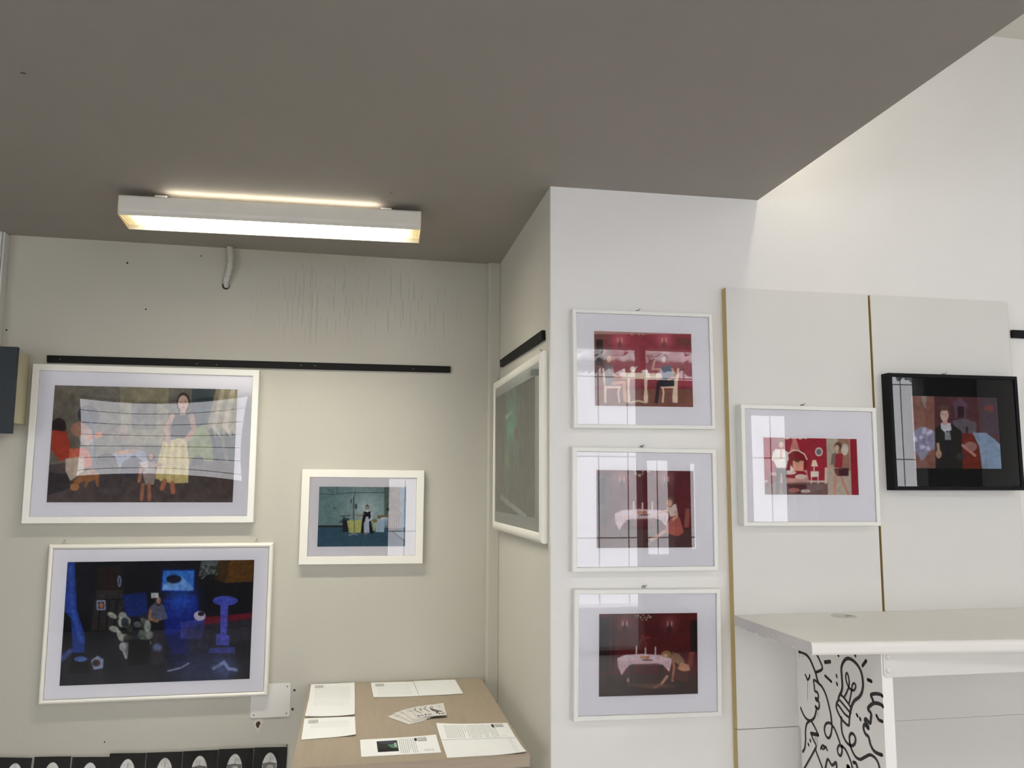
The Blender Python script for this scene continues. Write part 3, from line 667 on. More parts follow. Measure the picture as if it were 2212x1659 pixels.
z = Z(1200, 1250, 400/2074)
q7 = [(483,400),(1582,380),(1600,1285),(492,1328)]
c, X, Y_, w_, h_ = dining(q7, 230, 196, (86,14,20), (58,28,24), (44,16,16), 13, 2)
c.rect(X(.93),Y_(.08),X(1.02),Y_(.48), (30,6,10)); c.rect(X(-.05),Y_(.86),X(1.1),Y_(1.1), (44,18,16), .6, 8)
for k in range(60):
    a, r_ = c.rng.rand()*6.28, c.rng.rand()**.5; c.ell(X(.48+math.cos(a)*r_*.07), Y_(.34+math.sin(a)*r_*.06), w_*.009, h_*.010, [(120,20,30),(150,40,50),(40,10,14),(90,14,24)][k % 4])
tablecloth(c, X, Y_, w_, h_, (216,186,194))
c.poly([(X(.92),Y_(.48)),(X(.97),Y_(.47)),(X(.95),Y_(.66)),(X(.90),Y_(.64))], (130,56,52)); c.poly([(X(.75),Y_(.48)),(X(.82),Y_(.50)),(X(.88),Y_(.60)),(X(.82),Y_(.64)),(X(.76),Y_(.58))], (140,110,84)); c.ell(X(.69),Y_(.505),w_*.05,h_*.045,(150,120,80)).ell(X(.68),Y_(.52),w_*.024,h_*.022,(206,160,130))
c.line([(X(.75),Y_(.53)),(X(.77),Y_(.66)),(X(.755),Y_(.83))], w_*.026, (170,110,84)); c.poly([(X(.84),Y_(.60)),(X(.92),Y_(.64)),(X(.93),Y_(.70)),(X(.86),Y_(.72)),(X(.80),Y_(.68))], (196,140,110)); c.poly([(X(.78),Y_(.70)),(X(.92),Y_(.72)),(X(.90),Y_(.84)),(X(.76),Y_(.82))], (84,40,32)); c.line([(X(.70),Y_(.78)),(X(.64),Y_(.88)),(X(.58),Y_(.91))], w_*.026, (190,140,116))
c.line([(X(.10),Y_(.60)),(X(.11),Y_(.92))], w_*.018, (24,8,8)); c.line([(X(.07),Y_(.52)),(X(.10),Y_(.72))], w_*.03, (34,10,12)); c.ell(X(.31),Y_(.83),w_*.012,h_*.03,(180,130,110)); c.poly([(X(.30),Y_(.885)),(X(.62),Y_(.87)),(X(.78),Y_(.90)),(X(.55),Y_(.93))], (110,70,52), .8, 3)
c.noise(.15, 4)
picture('framed_picture', 'white box frame with the darkest red print, bottom of the column of three', 'Y', YR, .035,
        z((207,120),(1845,118),(1875,1540),(215,1608)), z((262,183),(1803,163),(1833,1495),(272,1555)), z(*q7), c, 1.1, M_FRAME, M_MAT, hooks=((-.03, 'pin'),))

# ---- 8: red bedroom print on the white boards
z = Z(1560, 860, 360/2059)
q8 = [(500,487),(1658,503),(1690,1195),(537,1193)]
c = Cv(230, 136, (150,32,50), q8, 15); c.noise(.08, 30)
c.rect(480,1020,1300,1210,(120,92,86)); c.rect(490,1015,1290,1035,(206,186,180))
c.poly([(1285,500),(1570,500),(1600,1200),(1310,1200)], (176,166,150)); c.poly([(1420,500),(1560,500),(1580,900),(1440,900)], (150,110,92)).ell(1510,640,44,70,(196,190,176))
c.poly([(1570,500),(1670,500),(1700,1200),(1600,1200)], (146,26,44))
c.poly([(750,495),(1050,495),(1040,515),(1000,505),(965,520),(930,505),(890,520),(850,505),(800,520)], (236,226,216)); c.poly([(880,510),(915,510),(960,650),(840,660)], (190,120,116))
c.poly([(810,700),(880,655),(940,655),(1020,700),(1050,760),(1050,900),(820,900)], (126,18,34)); c.line([(810,700),(880,652),(940,652),(1020,700),(1050,760)], 14, (232,214,196))
c.poly([(620,920),(1050,890),(1080,1030),(760,1050),(600,1010)], (196,150,140)); c.poly([(800,900),(1000,890),(1060,940),(900,990),(780,980)], (146,22,40)); c.ell(980,970,70,30,(216,196,186)); c.ell(840,920,80,24,(226,210,200)); c.poly([(600,950),(700,960),(680,1040),(560,1090)], (120,30,42))
c.rect(880,780,1010,900,(216,160,140)).ell(940,800,40,30,(206,160,130)).ell(935,780,30,18,(90,60,40)); c.poly([(855,830),(900,900),(850,900)], (236,226,216))
c.poly([(1120,770),(1160,770),(1185,845),(1105,845)], (240,206,180)); c.line([(1138,845),(1138,905)], 10, (226,206,190)); c.rect(1100,905,1195,970,(230,220,208)); c.line([(1110,970),(1105,1050)], 8, (230,220,208)); c.line([(1188,970),(1190,1050)], 8, (230,220,208)); c.rect(1270,860,1300,1050,(206,196,180)); c.ell(1195,670,46,52,(226,214,206)).ell(1195,670,34,40,(110,110,112))
c.poly([(820,1060),(1040,1060),(1060,1120),(960,1170),(840,1150)], (90,44,46)); c.ell(900,1130,70,26,(170,104,96)); c.ell(1040,1140,60,20,(196,180,174)); c.ell(1160,1100,110,40,(130,110,110),.6)
# standing figure in a white jacket, plain brown hair; visitor at the door
c.poly([(660,640),(780,640),(820,760),(800,870),(690,870),(630,740)], (228,222,214)); c.line([(650,680),(640,760),(740,810)], 34, (228,222,214)); c.line([(800,680),(810,760),(750,810)], 32, (220,214,206)); c.rect(722,650,748,760,(214,170,150)); c.ell(735,570,40,52,(104,76,54)).ell(735,585,28,38,(218,180,158))
c.poly([(680,865),(805,865),(800,1180),(765,1180),(750,930),(735,930),(725,1185),(685,1185)], (50,44,50))
c.ell(1430,600,46,50,(90,62,44)).ell(1415,620,26,34,(206,166,144)); c.poly([(1370,690),(1490,690),(1480,860),(1390,860)], (150,40,52)); c.poly([(1350,700),(1400,670),(1390,850),(1340,830)], (120,104,96)); c.poly([(1380,870),(1510,860),(1500,960),(1400,960)], (110,60,58)); c.line([(1400,950),(1390,1190)], 34, (196,140,124)); c.line([(1460,950),(1560,1190)], 32, (186,130,116),.9); c.poly([(1440,880),(1560,860),(1560,960),(1440,960)], (70,34,42)); c.line([(1360,830),(1330,870)], 24, (196,150,132))
c.noise(.08, 4)
picture('framed_picture', 'white box frame with a red bedroom print, left of the black frame', 'Y', YP, .042,
        z((232,78),(1895,118),(1972,1580),(272,1580)), z((277,130),(1850,165),(1920,1530),(322,1535)), z(*q8), c, 1.3, M_FRAME, M_MAT, hooks=((-.03, 'pin'),))

# ---- 9: portrait print in a deep black frame
z = Z(1880, 690, 332/1412)
q9 = [(383,705),(1165,715),(1213,1370),(400,1370)]
c = Cv(210, 164, (84,50,54), q9, 17); c.noise(.1, 24)
c.rect(380,700,600,1380,(130,88,76)); c.poly([(1020,715),(1200,715),(1210,1050),(1030,1040)], (74,56,70)); c.ell(1090,815,46,28,(120,56,44),.9)
c.poly([(770,760),(830,720),(890,780),(880,900),(790,900)], (96,70,88)).rect(805,800,865,900,(50,32,40)); c.poly([(760,930),(870,905),(975,945),(970,1050),(880,1060),(780,990)], (96,88,96)); c.rect(878,980,900,1040,(50,40,44))
c.poly([(850,1040),(950,1040),(1040,1180),(1040,1380),(800,1380)], (110,40,28)); c.poly([(940,1035),(1060,1035),(1150,1100),(1210,1160),(1215,1380),(1030,1380),(1000,1160)], (130,150,172)); c.noise(.1, 10)
c.poly([(390,1060),(430,1010),(480,985),(540,1000),(598,1030),(600,1180),(560,1190),(500,1270),(470,1290),(440,1230),(400,1190)], (140,138,160), 1, 2)
for k in range(22): c.ell(410+c.rng.rand()*180, 1010+c.rng.rand()*210, 14+c.rng.rand()*26, 8+c.rng.rand()*12, (206,204,226) if k % 2 else (120,116,140), .7, c.rng.rand()*180, 2); c.poly([(480,705),(530,705),(520,820),(500,780)], (150,136,130), .8)
c.poly([(600,1000),(660,960),(760,960),(840,1020),(850,1380),(600,1380)], (34,32,28)); c.poly([(655,950),(740,950),(750,1010),(700,1040),(655,1000)], (196,196,206)); c.poly([(695,1020),(725,1020),(730,1260),(700,1280)], (30,30,50)); c.poly([(690,1030),(735,1030),(745,1100),(690,1100)], (180,180,190),.5)
c.ell(690,860,46,60,(92,70,56)).ell(688,880,36,56,(196,166,156)); c.ell(685,815,44,26,(92,70,56)); c.ell(672,875,6,3,(50,40,40)).ell(702,875,6,3,(50,40,40)); c.line([(680,925),(700,925)], 4, (140,80,80)); c.rect(672,920,712,965,(186,150,140))
c.ell(630,1230,26,40,(176,140,124)); c.line([(625,1140),(630,1210)], 24, (176,140,124)); c.ell(920,1160,60,44,(150,110,104)).line([(850,1150),(960,1240)], 24, (176,130,120)); c.ell(830,1250,44,30,(60,54,56))
c.noise(.12, 4)
picture('framed_picture', 'deep black frame with black mat and a print of a person in dark suit', 'Y', YP, .045,
        z((180,495),(1355,520),(1417,1575),(216,1565)), z((203,530),(1325,560),(1380,1540),(240,1533)), z(*q9), c, 1.2, M_BLACKF, M_MATB, hooks=((-.05, 'pin'),))

# ------------------------------------------------------------------ black hanging rails
def rail(label, mb, holes):
    o = mb.build('hanging_rail', M_RAIL, None, bevel=.0012); tag(o, label, 'rail')
    for p, ax in holes:
        n_ = 8; r = .003; s_ = MB()
        if ax == 'y': s_.add([(p[0]+r*math.cos(t), p[1], p[2]+r*math.sin(t)) for t in np.linspace(0, 6.283, n_+1)[:-1]], [tuple(range(n_))])
        else: s_.add([(p[0], p[1]+r*math.cos(t), p[2]+r*math.sin(t)) for t in np.linspace(0, 6.283, n_+1)[:-1]], [tuple(range(n_))])
        s_.build('screw', mat('dull_screw', (.12, .11, .10), .4, metal=.6), o)
a, b_ = onY(101, 767, YB-.012), onY(973, 791, YB-.012); a2, b2 = onY(101, 783, YB-.012), onY(973, 805, YB-.012)
mb = MB(); mb.add([(a.x,YB-.012,a.z),(b_.x,YB-.012,b_.z),(b2.x,YB-.012,b2.z),(a2.x,YB-.012,a2.z),(a.x,YB,a.z),(b_.x,YB,b_.z),(b2.x,YB,b2.z),(a2.x,YB,a2.z)],
       [(0,3,2,1),(4,5,6,7),(0,1,5,4),(1,2,6,5),(2,3,7,6),(3,0,4,7)])
rail('long thin black rail running over the large skirt picture', mb, [(tuple(onY(px, py, YB-.0128)), 'y') for px, py in ((130,776),(425,786),(468,788),(650,789),(681,790),(893,797))])
XR = XC - .014
P4 = [onX(1079.6,777.7,XR), onX(1169.8,713,XR), onX(1170.5,733.7,XR), onX(1080,793,XR)]
mb = MB(); mb.add([tuple(p) for p in P4] + [(XC, p.y, p.z) for p in P4], [(0,3,2,1),(4,5,6,7),(0,1,5,4),(1,2,6,5),(2,3,7,6),(3,0,4,7)])
rail('short black rail above the green print on the return wall', mb, [(tuple(onX(px, py, XR-.0006)), 'x') for px, py in ((1083,784),(1164,728))])
a, b_ = onY(2181, 712, YR-.012), onY(2181, 729, YR-.012)
rail('black rail end beside the right edge of the white boards', MB().box(a.x+.012, 3.6, YR-.012, YR, b_.z, a.z), [])

# ------------------------------------------------------------------ fluorescent ceiling light
XL, XRt = -.838, .2125
root = tag(empty('fluorescent_light', Matrix.Translation((-.313, 3.07, 2.61))), 'long lit fluorescent batten with grooved diffuser on the grey ceiling', 'ceiling light')
root.rotation_euler = (0, 0, math.radians(-1.7))
L2 = .5255
yF, yK, zt, zb = -.066, .070, -.012, -.083      # front, back, top, bottom (local)
M_HOUS = mat('aged_enamel', (.70, .67, .60), .45, noise=.12, nscale=7)
prof = [(yF+.004, zt), (yF, zt-.006), (yF, zb+.022), (yF+.003, zb+.012), (yF+.003, zb), (yF+.006, zb), (yF+.006, zt-.004), (yK-.004, zt-.004), (yK-.004, zb-.013), (yK, zb-.013), (yK, zt)]
MB().prism(prof, 'x', -L2, L2).build('housing', M_HOUS, root)
for sx in (-1, 1):
    MB().prism([(yF, zt-.002), (yF, zb+.010), (yF+.006, zb-.001), (yK, zb-.014), (yK, zt-.002)], 'x', sx*L2, sx*(L2+.003)).build('end_cap', mat('yellowed_cap', (.62, .52, .34), .5), root)
# grooved diffuser: one rib per groove; lit, the ends away from the tube are dimmer and yellow
m = bpy.data.materials.new('lit_diffuser'); m.use_nodes = True; nt = m.node_tree; b = nt.nodes['Principled BSDF']
N = lambda t: nt.nodes.new('ShaderNode' + t); Lk = nt.links.new
tc = N('TexCoord'); sp = N('SeparateXYZ'); Lk(tc.outputs['Object'], sp.inputs[0])
ab = N('Math'); ab.operation = 'ABSOLUTE'; Lk(sp.outputs[0], ab.inputs[0])
rp = N('ValToRGB'); mr = N('MapRange'); mr.inputs[1].default_value = L2-.10; mr.inputs[2].default_value = L2
Lk(ab.outputs[0], mr.inputs[0]); Lk(mr.outputs[0], rp.inputs[0])
rp.color_ramp.elements[0].color = (1, .93, .78, 1); rp.color_ramp.elements[1].color = (.045, .032, .011, 1)
e = rp.color_ramp.elements.new(.45); e.color = (.30, .25, .14, 1); e = rp.color_ramp.elements.new(.75); e.color = (.07, .052, .02, 1)
b.inputs['Base Color'].default_value = (.8, .78, .7, 1)
sn = N('Math'); sn.operation = 'MULTIPLY'; sn.inputs[1].default_value = math.pi/(2*L2/110); Lk(sp.outputs[0], sn.inputs[0])
s2 = N('Math'); s2.operation = 'SINE'; Lk(sn.outputs[0], s2.inputs[0]); s3 = N('Math'); s3.operation = 'ABSOLUTE'; Lk(s2.outputs[0], s3.inputs[0])
s4 = N('MapRange'); s4.inputs[2].default_value = .45; s4.inputs[3].default_value = .22; Lk(s3.outputs[0], s4.inputs[0])
rm = N('Mix'); rm.data_type = 'RGBA'; rm.blend_type = 'MULTIPLY'; rm.inputs[0].default_value = 1; Lk(rp.outputs[0], rm.inputs[6]); Lk(s4.outputs[0], rm.inputs[7])
Lk(rm.outputs[2], b.inputs['Emission Color']); b.inputs['Emission Strength'].default_value = 8
dm = MB(); nr = 110
xs_ = np.linspace(-L2+.001, L2-.001, nr*4+1)
zz = [zb + .004 - .0035*abs(math.sin(math.pi*i/4)) for i in range(len(xs_))]
vs = []; fs = []
for i, (x, q) in enumerate(zip(xs_, zz)):
    for y in (yF+.007, yF+.012, yK-.012, yK-.007):
        vs.append((x, y, q + (.004 if y in (yF+.007, yK-.007) else 0)))
for i in range(len(xs_)-1):
    for j in range(3): fs.append((i*4+j, i*4+j+1, i*4+j+5, i*4+j+4))
dm.add(vs, fs); dm.build('diffuser', m, root)
for i in (0, 2):
    MB().box(-.40+.4*i-.02, -.40+.4*i+.02, -.02, .02, zt, .0085).build('mounting_bracket', M_HOUS, root)
# glowing strip added on top of the housing for the ceiling light leak
MB().tube([(-.37, -.035, zt+.0042), (.37, -.035, zt+.0042)], .003, 8).build('leak_glow_strip', mat('leak_glow', (1, 1, 1), .5, emit=(1, .93, .78), estr=14.0), root)

l_ = light('batten_tube_light', 'AREA', (0, 0, 0), (0, 0, 0), 7.2, (1, .965, .84), shape='RECTANGLE', size=.92, size_y=.03, spread=math.radians(125))
l_.parent = root; l_.location = (0, 0, zb - .002)
# cove lamp on the side of the low ceiling slab, lighting the white wall
root = tag(empty('cove_light', Matrix.Translation((XE+.03, 2.22, 2.86))), 'hidden fluorescent batten on the side of the low ceiling, washing the white wall', 'ceiling light')
MB().box(-.029, .0, -.42, .42, -.03, .03).build('housing', M_HOUS, root)
MB().tube([(.016, -.40, .0), (.016, .40, .0)], .013, 10).build('tube', mat('cove_tube', (1, 1, 1), .5, emit=(1, .93, .74), estr=12), root)

# ------------------------------------------------------------------ conduit
root = tag(empty('conduit', Matrix.Translation((-.578, YB, 2.45))), 'short grey corrugated conduit curving from ceiling into the wall hole', 'cable conduit')
pts = []
for t in np.linspace(0, 1, 81):
    x = .008 + .012*math.sin(math.pi*min(1, t*1.1)) - .010*t; y = -.022 - .012*math.sin(math.pi*t) + (max(0, t-.88)/.12)**1.5*.026; zc = .17*(1-t) + .006
    pts.append((x, y, zc))
MB().tube(pts, [(.0140, .0128, .0100, .0128)[i % 4] for i in range(81)], 14).build('corrugated_tube', mat('grey_conduit', (.58, .57, .53), .55), root, smooth=True)
MB().tube([(-.004, -.0015, .004), (-.004, -.0001, .004)], [.017, .017], 14).build('wall_hole', mat('hole_rust', (.05, .03, .02), .9), root)

# ------------------------------------------------------------------ cover plate
A = onY(543, 1476, YB-.004); B = onY(626, 1548, YB-.004); B2 = onY(625.6, 1475.5, YB-.004)
root = tag(empty('cover_plate', Matrix.Translation(((A.x+B.x)/2, YB, (B2.z+B.z)/2))), 'blank white square cover plate screwed to the wall behind the corner of the blue picture', 'cover plate')
w2, h2 = (B.x-A.x)/2, (B2.z-B.z)/2; r = .008; pl = []
for cx, cz, a0 in ((w2-r, h2-r, 0), (-w2+r, h2-r, 90), (-w2+r, -h2+r, 180), (w2-r, -h2+r, 270)):
    for t in (0, 30, 60, 90): pl.append((cx+r*math.cos(math.radians(a0+t)), cz+r*math.sin(math.radians(a0+t))))
MB().prism(pl, 'y', -.0035, 0).build('plate', mat('plate_plastic', (.76, .74, .70), .45), root, bevel=.001)
for sx, sz in ((-.82, .80), (.82, .80), (-.82, -.82), (.82, -.80)):
    MB().tube([(sx*w2, -.0034, sz*h2), (sx*w2, -.0045, sz*h2)], .0028, 10).build('screw', mat('rusty_screw', (.16, .11, .08), .5, metal=.5), root)

# ------------------------------------------------------------------ dark slate panel at the left edge
a, b_ = onY(41, 751, 3.60), onY(29, 937, 3.60)
root = tag(empty('wall_panel', Matrix.Translation((b_.x-.25, YB, b_.z))), 'dark slate panel standing off the wall on a cream block at the left edge', 'wall panel')
hh = a.z - b_.z
MB().box(-.3, .249, -.165, -.144, 0, hh).build('slate_face', mat('slate_blue_black', (.018, .026, .034), .6, noise=.2, nscale=40), root, bevel=.001)
c1, c2 = onY(49, 762, 3.66), onY(42, 915, 3.66)
MB().box(-.25, c1.x-(b_.x-.25)+.0, -.144, 0, c2.z-b_.z, c1.z-b_.z).build('cream_block', mat('cream_block', (.50, .46, .32), .6, noise=.08), root, bevel=.002)

# ------------------------------------------------------------------ white boards behind the counter
XJ = .7935
bx = [(1.2591, 1.8115), (1.8195, 2.3905)]
labs = [['tall white board with mustard edge, left of the pair above the counter', 'tall white board right of the pair, behind the black frame'],
        ['lower white board left of the counter support', 'lower white board in the shade under the counter']]
for k, (x0, x1) in enumerate(bx):
    z1 = 2.2849
    root = tag(empty('wall_board', Matrix.Translation((x0, YR, XJ+.002))), labs[0][k], 'board', 'white boards fixed to the right wall')
    MB().box(.0008, x1-x0-.0008, -.0310, -.0012, 0, z1-XJ-.002).build('board_face', M_BOARD, root, bevel=.001)
    MB().box(0, .0007, -.0302, -.0005, .001, z1-XJ-.003).build('edge_band', M_MUST, root)
    MB().box(x1-x0-.0007, x1-x0, -.0302, -.0005, .001, z1-XJ-.003).build('edge_band', M_MUST, root)
    dy_ = .004 if k else .0
    root = tag(empty('wall_board', Matrix.Translation((x0, YR, 0))), labs[1][k], 'board', 'white boards fixed to the right wall')
    MB().box(.0008, x1-x0-.0008, -.0300+dy_, -.0012, 0, XJ).build('board_face', M_BOARD, root, bevel=.001)
    MB().box(0, .0007, -.0292+dy_, -.0005, .001, XJ-.001).build('edge_band', M_MUST, root)

# ------------------------------------------------------------------ counter
ZT = 1.163; ZBm = 1.128
yl, yr = 2.1846, 2.128          # front edge left and right
XCL, XCR = 1.259, 3.3
root = tag(empty('counter', Matrix.Translation((XCL, YP, 0))), 'white laminate bar counter with a chipped raw left end, fixed to the white boards', 'counter')
def yfr(x): return (yl + (yr-yl)*(x-XCL)/(1.8935-XCL)) - YP
W_ = XCR - XCL
top = MB(); n_ = 8
profT = lambda yf: [(-.001, ZT), (yf+.012, ZT), (yf+.005, ZT-.002), (yf+.001, ZT-.007), (yf, ZT-.014), (yf, ZBm+.006), (yf+.003, ZBm), (-.001, ZBm)]
pa, pb = profT(yfr(XCL)), profT(yfr(XCR))
vs = [(.0, y, z_) for y, z_ in pa] + [(W_, y, z_) for y, z_ in pb]; k = len(pa)
top.add(vs, [tuple(range(k)), tuple(range(2*k-1, k-1, -1))] + [(i, i+k, (i+1) % k+k, (i+1) % k) for i in range(k)])
wt = top.build('worktop', M_COUNT, root)
# raw chipped end
rng = np.random.RandomState(4)
ys = np.linspace(-.002, yfr(XCL)+.002, 40); zlo = [ZBm + (rng.rand()**3)*.006 for _ in ys]
en = MB(); vs = [(-.0012, y, ZT-.0012) for y in ys] + [(-.0012, y, q) for y, q in zip(ys, zlo)]; en.add(vs, [(i, i+1, 41+i, 40+i) for i in range(39)])
vs2 = [(0, y, ZT-.0012) for y in ys] + [(0, y, q) for y, q in zip(ys, zlo)]; 
en.build('chipped_end', M_RAWE, root)
# cable grommet
g = onZ(1823, 1331, ZT); gx, gy = g.x-XCL, g.y-YP
gm = MB()
rr = [(.040, .0), (.040, .0015), (.034, .002), (.033, .0008), (.0, .0008)]
ng = 32
vs = [(gx+q*math.cos(2*math.pi*j/ng), gy+q*math.sin(2*math.pi*j/ng), ZT+h_) for q, h_ in rr[:4] for j in range(ng)]
fs = [(i*ng+j, i*ng+(j+1) % ng, (i+1)*ng+(j+1) % ng, (i+1)*ng+j) for i in range(3) for j in range(ng)] + [tuple(3*ng+j for j in range(ng))]
gm.add(vs, fs); go = gm.build('cable_grommet', mat('grommet_plastic', (.60, .58, .53), .45), root)
MB().box(gx+.004, gx+.026, gy-.006, gy+.001, ZT+.0009, ZT+.0013).build('cable_slot', mat('slot_dark', (.04, .04, .04), .8), go)
# front apron, rivets
XG = 1.4768; YGF = 2.195
xa0 = onY(1908, 1450, YGF-.002).x; za1 = onY(1908, 1410, YGF-.003).z; za0 = onY(1915, 1464, YGF-.003).z
ap = MB(); x_ = xa0-XCL; y_ = YGF-YP; ch = .012
pl = [(x_, ZBm-.0005), (W_, ZBm-.0005), (W_, za0), (x_+ch, za0), (x_+ch*.3, za0+ch*.3), (x_, za0+ch)]
ap.prism(pl, 'y', y_-.004, y_-.0005); ap.build('apron', M_METAL, root, bevel=.0008)
for px, py in ((1918, 1420), (1919.5, 1448)):
    p = onY(px, py, YGF-.005); sp_ = MB(); rings = [(.0078, 0), (.0072, -.0022), (.005, -.0040), (.002, -.0048)]
    vs = [(p.x-XCL+q*math.cos(2*math.pi*j/14), y_-.004+h_, p.z+q*math.sin(2*math.pi*j/14)) for q, h_ in rings for j in range(14)]
    fs = [(i*14+j, i*14+(j+1) % 14, (i+1)*14+(j+1) % 14, (i+1)*14+j) for i in range(3) for j in range(14)] + [tuple(42+j for j in range(14))]
    sp_.add(vs, fs); sp_.build('rivet', mat('rivet_white', (.80, .79, .76), .35), root, smooth=True)

# gable support carrying the marker drawing
zN = onX(1731, 1578, XG).z; yN = onX(1731, 1620, XG).y
gp = [(YGF, .0), (yN, .0), (yN, zN), (yN+.004, zN+.006), (YP-.001, zN+.012), (YP-.001, ZBm-.0006), (YGF, ZBm-.0006)]
root2 = tag(empty('support_panel', Matrix.Translation((XG, YGF, 0))), 'white counter support panel covered in black marker doodles of faces and a light bulb', 'support panel')
gx_ = [(y-YGF, z_) for y, z_ in gp]
MB().prism(gx_, 'x', 0, .034).build('panel', mat('white_panel_gloss', (.95, .92, .885), .45), root2, bevel=.0008)
dz = Z(1700, 1380, 260/1546)
strokes = [
 (8,[(155,165),(210,178),(260,215),(300,270),(335,350),(370,440),(385,505),(405,565)]),
 (7,[(382,200),(415,262),(455,382),(372,430)]),
 (9,[(490,300),(555,292)]),(7,[(492,475),(570,548)]),(7,[(657,196),(663,218)]),(7,[(873,196),(880,220)]),(8,[(1018,282),(972,345)]),(8,[(1040,525),(1085,545)]),
 (6,[(237,462),(252,495),(266,525),(288,500),(292,468)]),(1.2,[(266,520),(266,785)]),
 (6.5,[(402,562),(345,530),(352,600),(358,665),(392,690),(405,735),(398,772),(368,760),(378,790),(408,805),(416,860),(400,900),(365,862),(378,900),(368,960),(350,1015),(305,1050),(255,1030),(212,970),(178,888)]),
 (7,[(402,568),(450,615),(500,715),(540,860),(565,980),(576,1095)]),
 (6.5,[(576,1098),(540,1078),(500,1095),(482,1160),(500,1240),(537,1275),(568,1220),(582,1130),(604,1140),(640,1220),(672,1310),(690,1372)]),
 (6.5,[(712,1378),(672,1368),(650,1420),(662,1478),(692,1500),(710,1440),(702,1385),(745,1412),(790,1500),(825,1590),(845,1680)]),
 (8,[(692,705),(712,620),(705,480),(700,375),(730,290),(780,252),(850,278),(920,355),(962,455),(978,580),(965,680),(930,745),(872,790),(842,840),(822,905),(815,950)]),
 (5.5,[(735,752),(772,680),(800,590),(790,480),(770,438),(756,480),(768,560),(806,635),(858,662),(885,610),(866,572),(842,592),(832,660),(815,760),(796,835)]),
 (6,[(680,705),(740,765),(822,880)]),(6,[(660,780),(690,800),(815,950)]),(6,[(640,840),(668,860),(740,960),(800,1010)]),
 (6.5,[(690,708),(668,745),(658,790),(638,835),(640,900),(690,1010),(740,1072),(793,1112),(803,1040),(812,950)]),
 (7,[(700,1012),(700,1120),(715,1220),(760,1320),(820,1372),(868,1352),(882,1285),(860,1230),(826,1215),(804,1260),(810,1340),(832,1420),(880,1510),(940,1548),(1000,1520),(1070,1490),(1135,1530),(1175,1600),(1195,1680)]),
 (7.5,[(1262,752),(1200,715),(1130,705),(1080,722),(1098,770),(1110,808)]),
 (8,[(1255,880),(1200,840),(1130,825),(1080,850),(1042,900),(1082,960),(1078,1030),(1068,1082),(1020,1030),(1002,1050),(1040,1110),(1045,1152),(1000,1100),(985,1150),(1010,1220),(1050,1262),(1075,1360),(1120,1440),(1180,1478),(1222,1490)]),
 (7.5,[(1152,985),(1180,1038),(1225,1060)]),
 (7,[(898,972),(908,992)]),(7,[(938,1020),(946,1040)]),(6,[(635,465),(642,490)]),(6,[(640,568),(648,592)]),(6,[(298,1298),(306,1318)]),(6,[(274,1348),(282,1368)]),
 (6.5,[(300,1052),(256,1090),(240,1180),(240,1300),(230,1400),(205,1450)]),
 (6.5,[(322,1070),(362,1140),(400,1225)]),(9,[(402,1232),(312,1216)]),(6,[(312,1220),(335,1285),(375,1372),(350,1440),(215,1680)]),(6.5,[(366,1420),(465,1680)]),
 (5.5,[(435,1415),(448,1378),(478,1372),(482,1410),(500,1385),(518,1430)]),(5,[(448,1400),(470,1420)]),
 (7,[(492,1680),(525,1548),(580,1622),(632,1588),(640,1680)]),(14,[(786,1650),(796,1662)]),(7.5,[(855,1588),(888,1600),(912,1680)]),
 (1.2,[(395,930),(400,1005)]),(1.2,[(368,1250),(368,1300)]),(1.2,[(388,1250),(390,1380)]),(1.2,[(164,195),(164,235)]),(1.2,[(208,200),(208,235)]),
]
dr = MB()
def smooth_path(p, k=6):
    if len(p) < 3: return p
    P_ = [p[0]] + p + [p[-1]]; out = []
    for i in range(1, len(P_)-2):
        p0, p1, p2, p3 = [np.array(P_[j]) for j in (i-1, i, i+1, i+2)]
        for t in np.arange(k)/k:
            out.append(tuple(.5*((2*p1) + (-p0+p2)*t + (2*p0-5*p1+4*p2-p3)*t*t + (-p0+3*p1-3*p2+p3)*t**3)))
    out.append(tuple(P_[-2])); return out
lay = 0
for wmm, pth in strokes:
    lay += 1; xo = -.0004 - lay*.000004
    q = [onX(px, py, XG) for px, py in dz(*pth)]
    q = [(p.y-YGF, p.z) for p in q]; q = smooth_path(q)
    q = [(max(.002, min(YP-YGF-.002, y)), z_) for y, z_ in q if z_ < ZBm-.002] or q
    w_2 = wmm*.00066; vs = []
    for i, p in enumerate(q):
        a = np.array(q[max(0, i-1)]); b_ = np.array(q[min(len(q)-1, i+1)]); t = b_-a; t = t/(np.linalg.norm(t)+1e-9); nn = np.array((-t[1], t[0]))
        vs += [(xo, p[0]+nn[0]*w_2, p[1]+nn[1]*w_2), (xo, p[0]-nn[0]*w_2, p[1]-nn[1]*w_2)]
    dr.add(vs, [(2*i, 2*i+1, 2*i+3, 2*i+2) for i in range(len(q)-1)])
    for p in (q[0], q[-1]):
        if wmm > 2: dr.add([(xo, p[0]+w_2*math.cos(t), p[1]+w_2*math.sin(t)) for t in np.linspace(0, 6.283, 13)[:-1]], [tuple(range(12))])
dr.build('doodle_drawing', M_INK, root2)

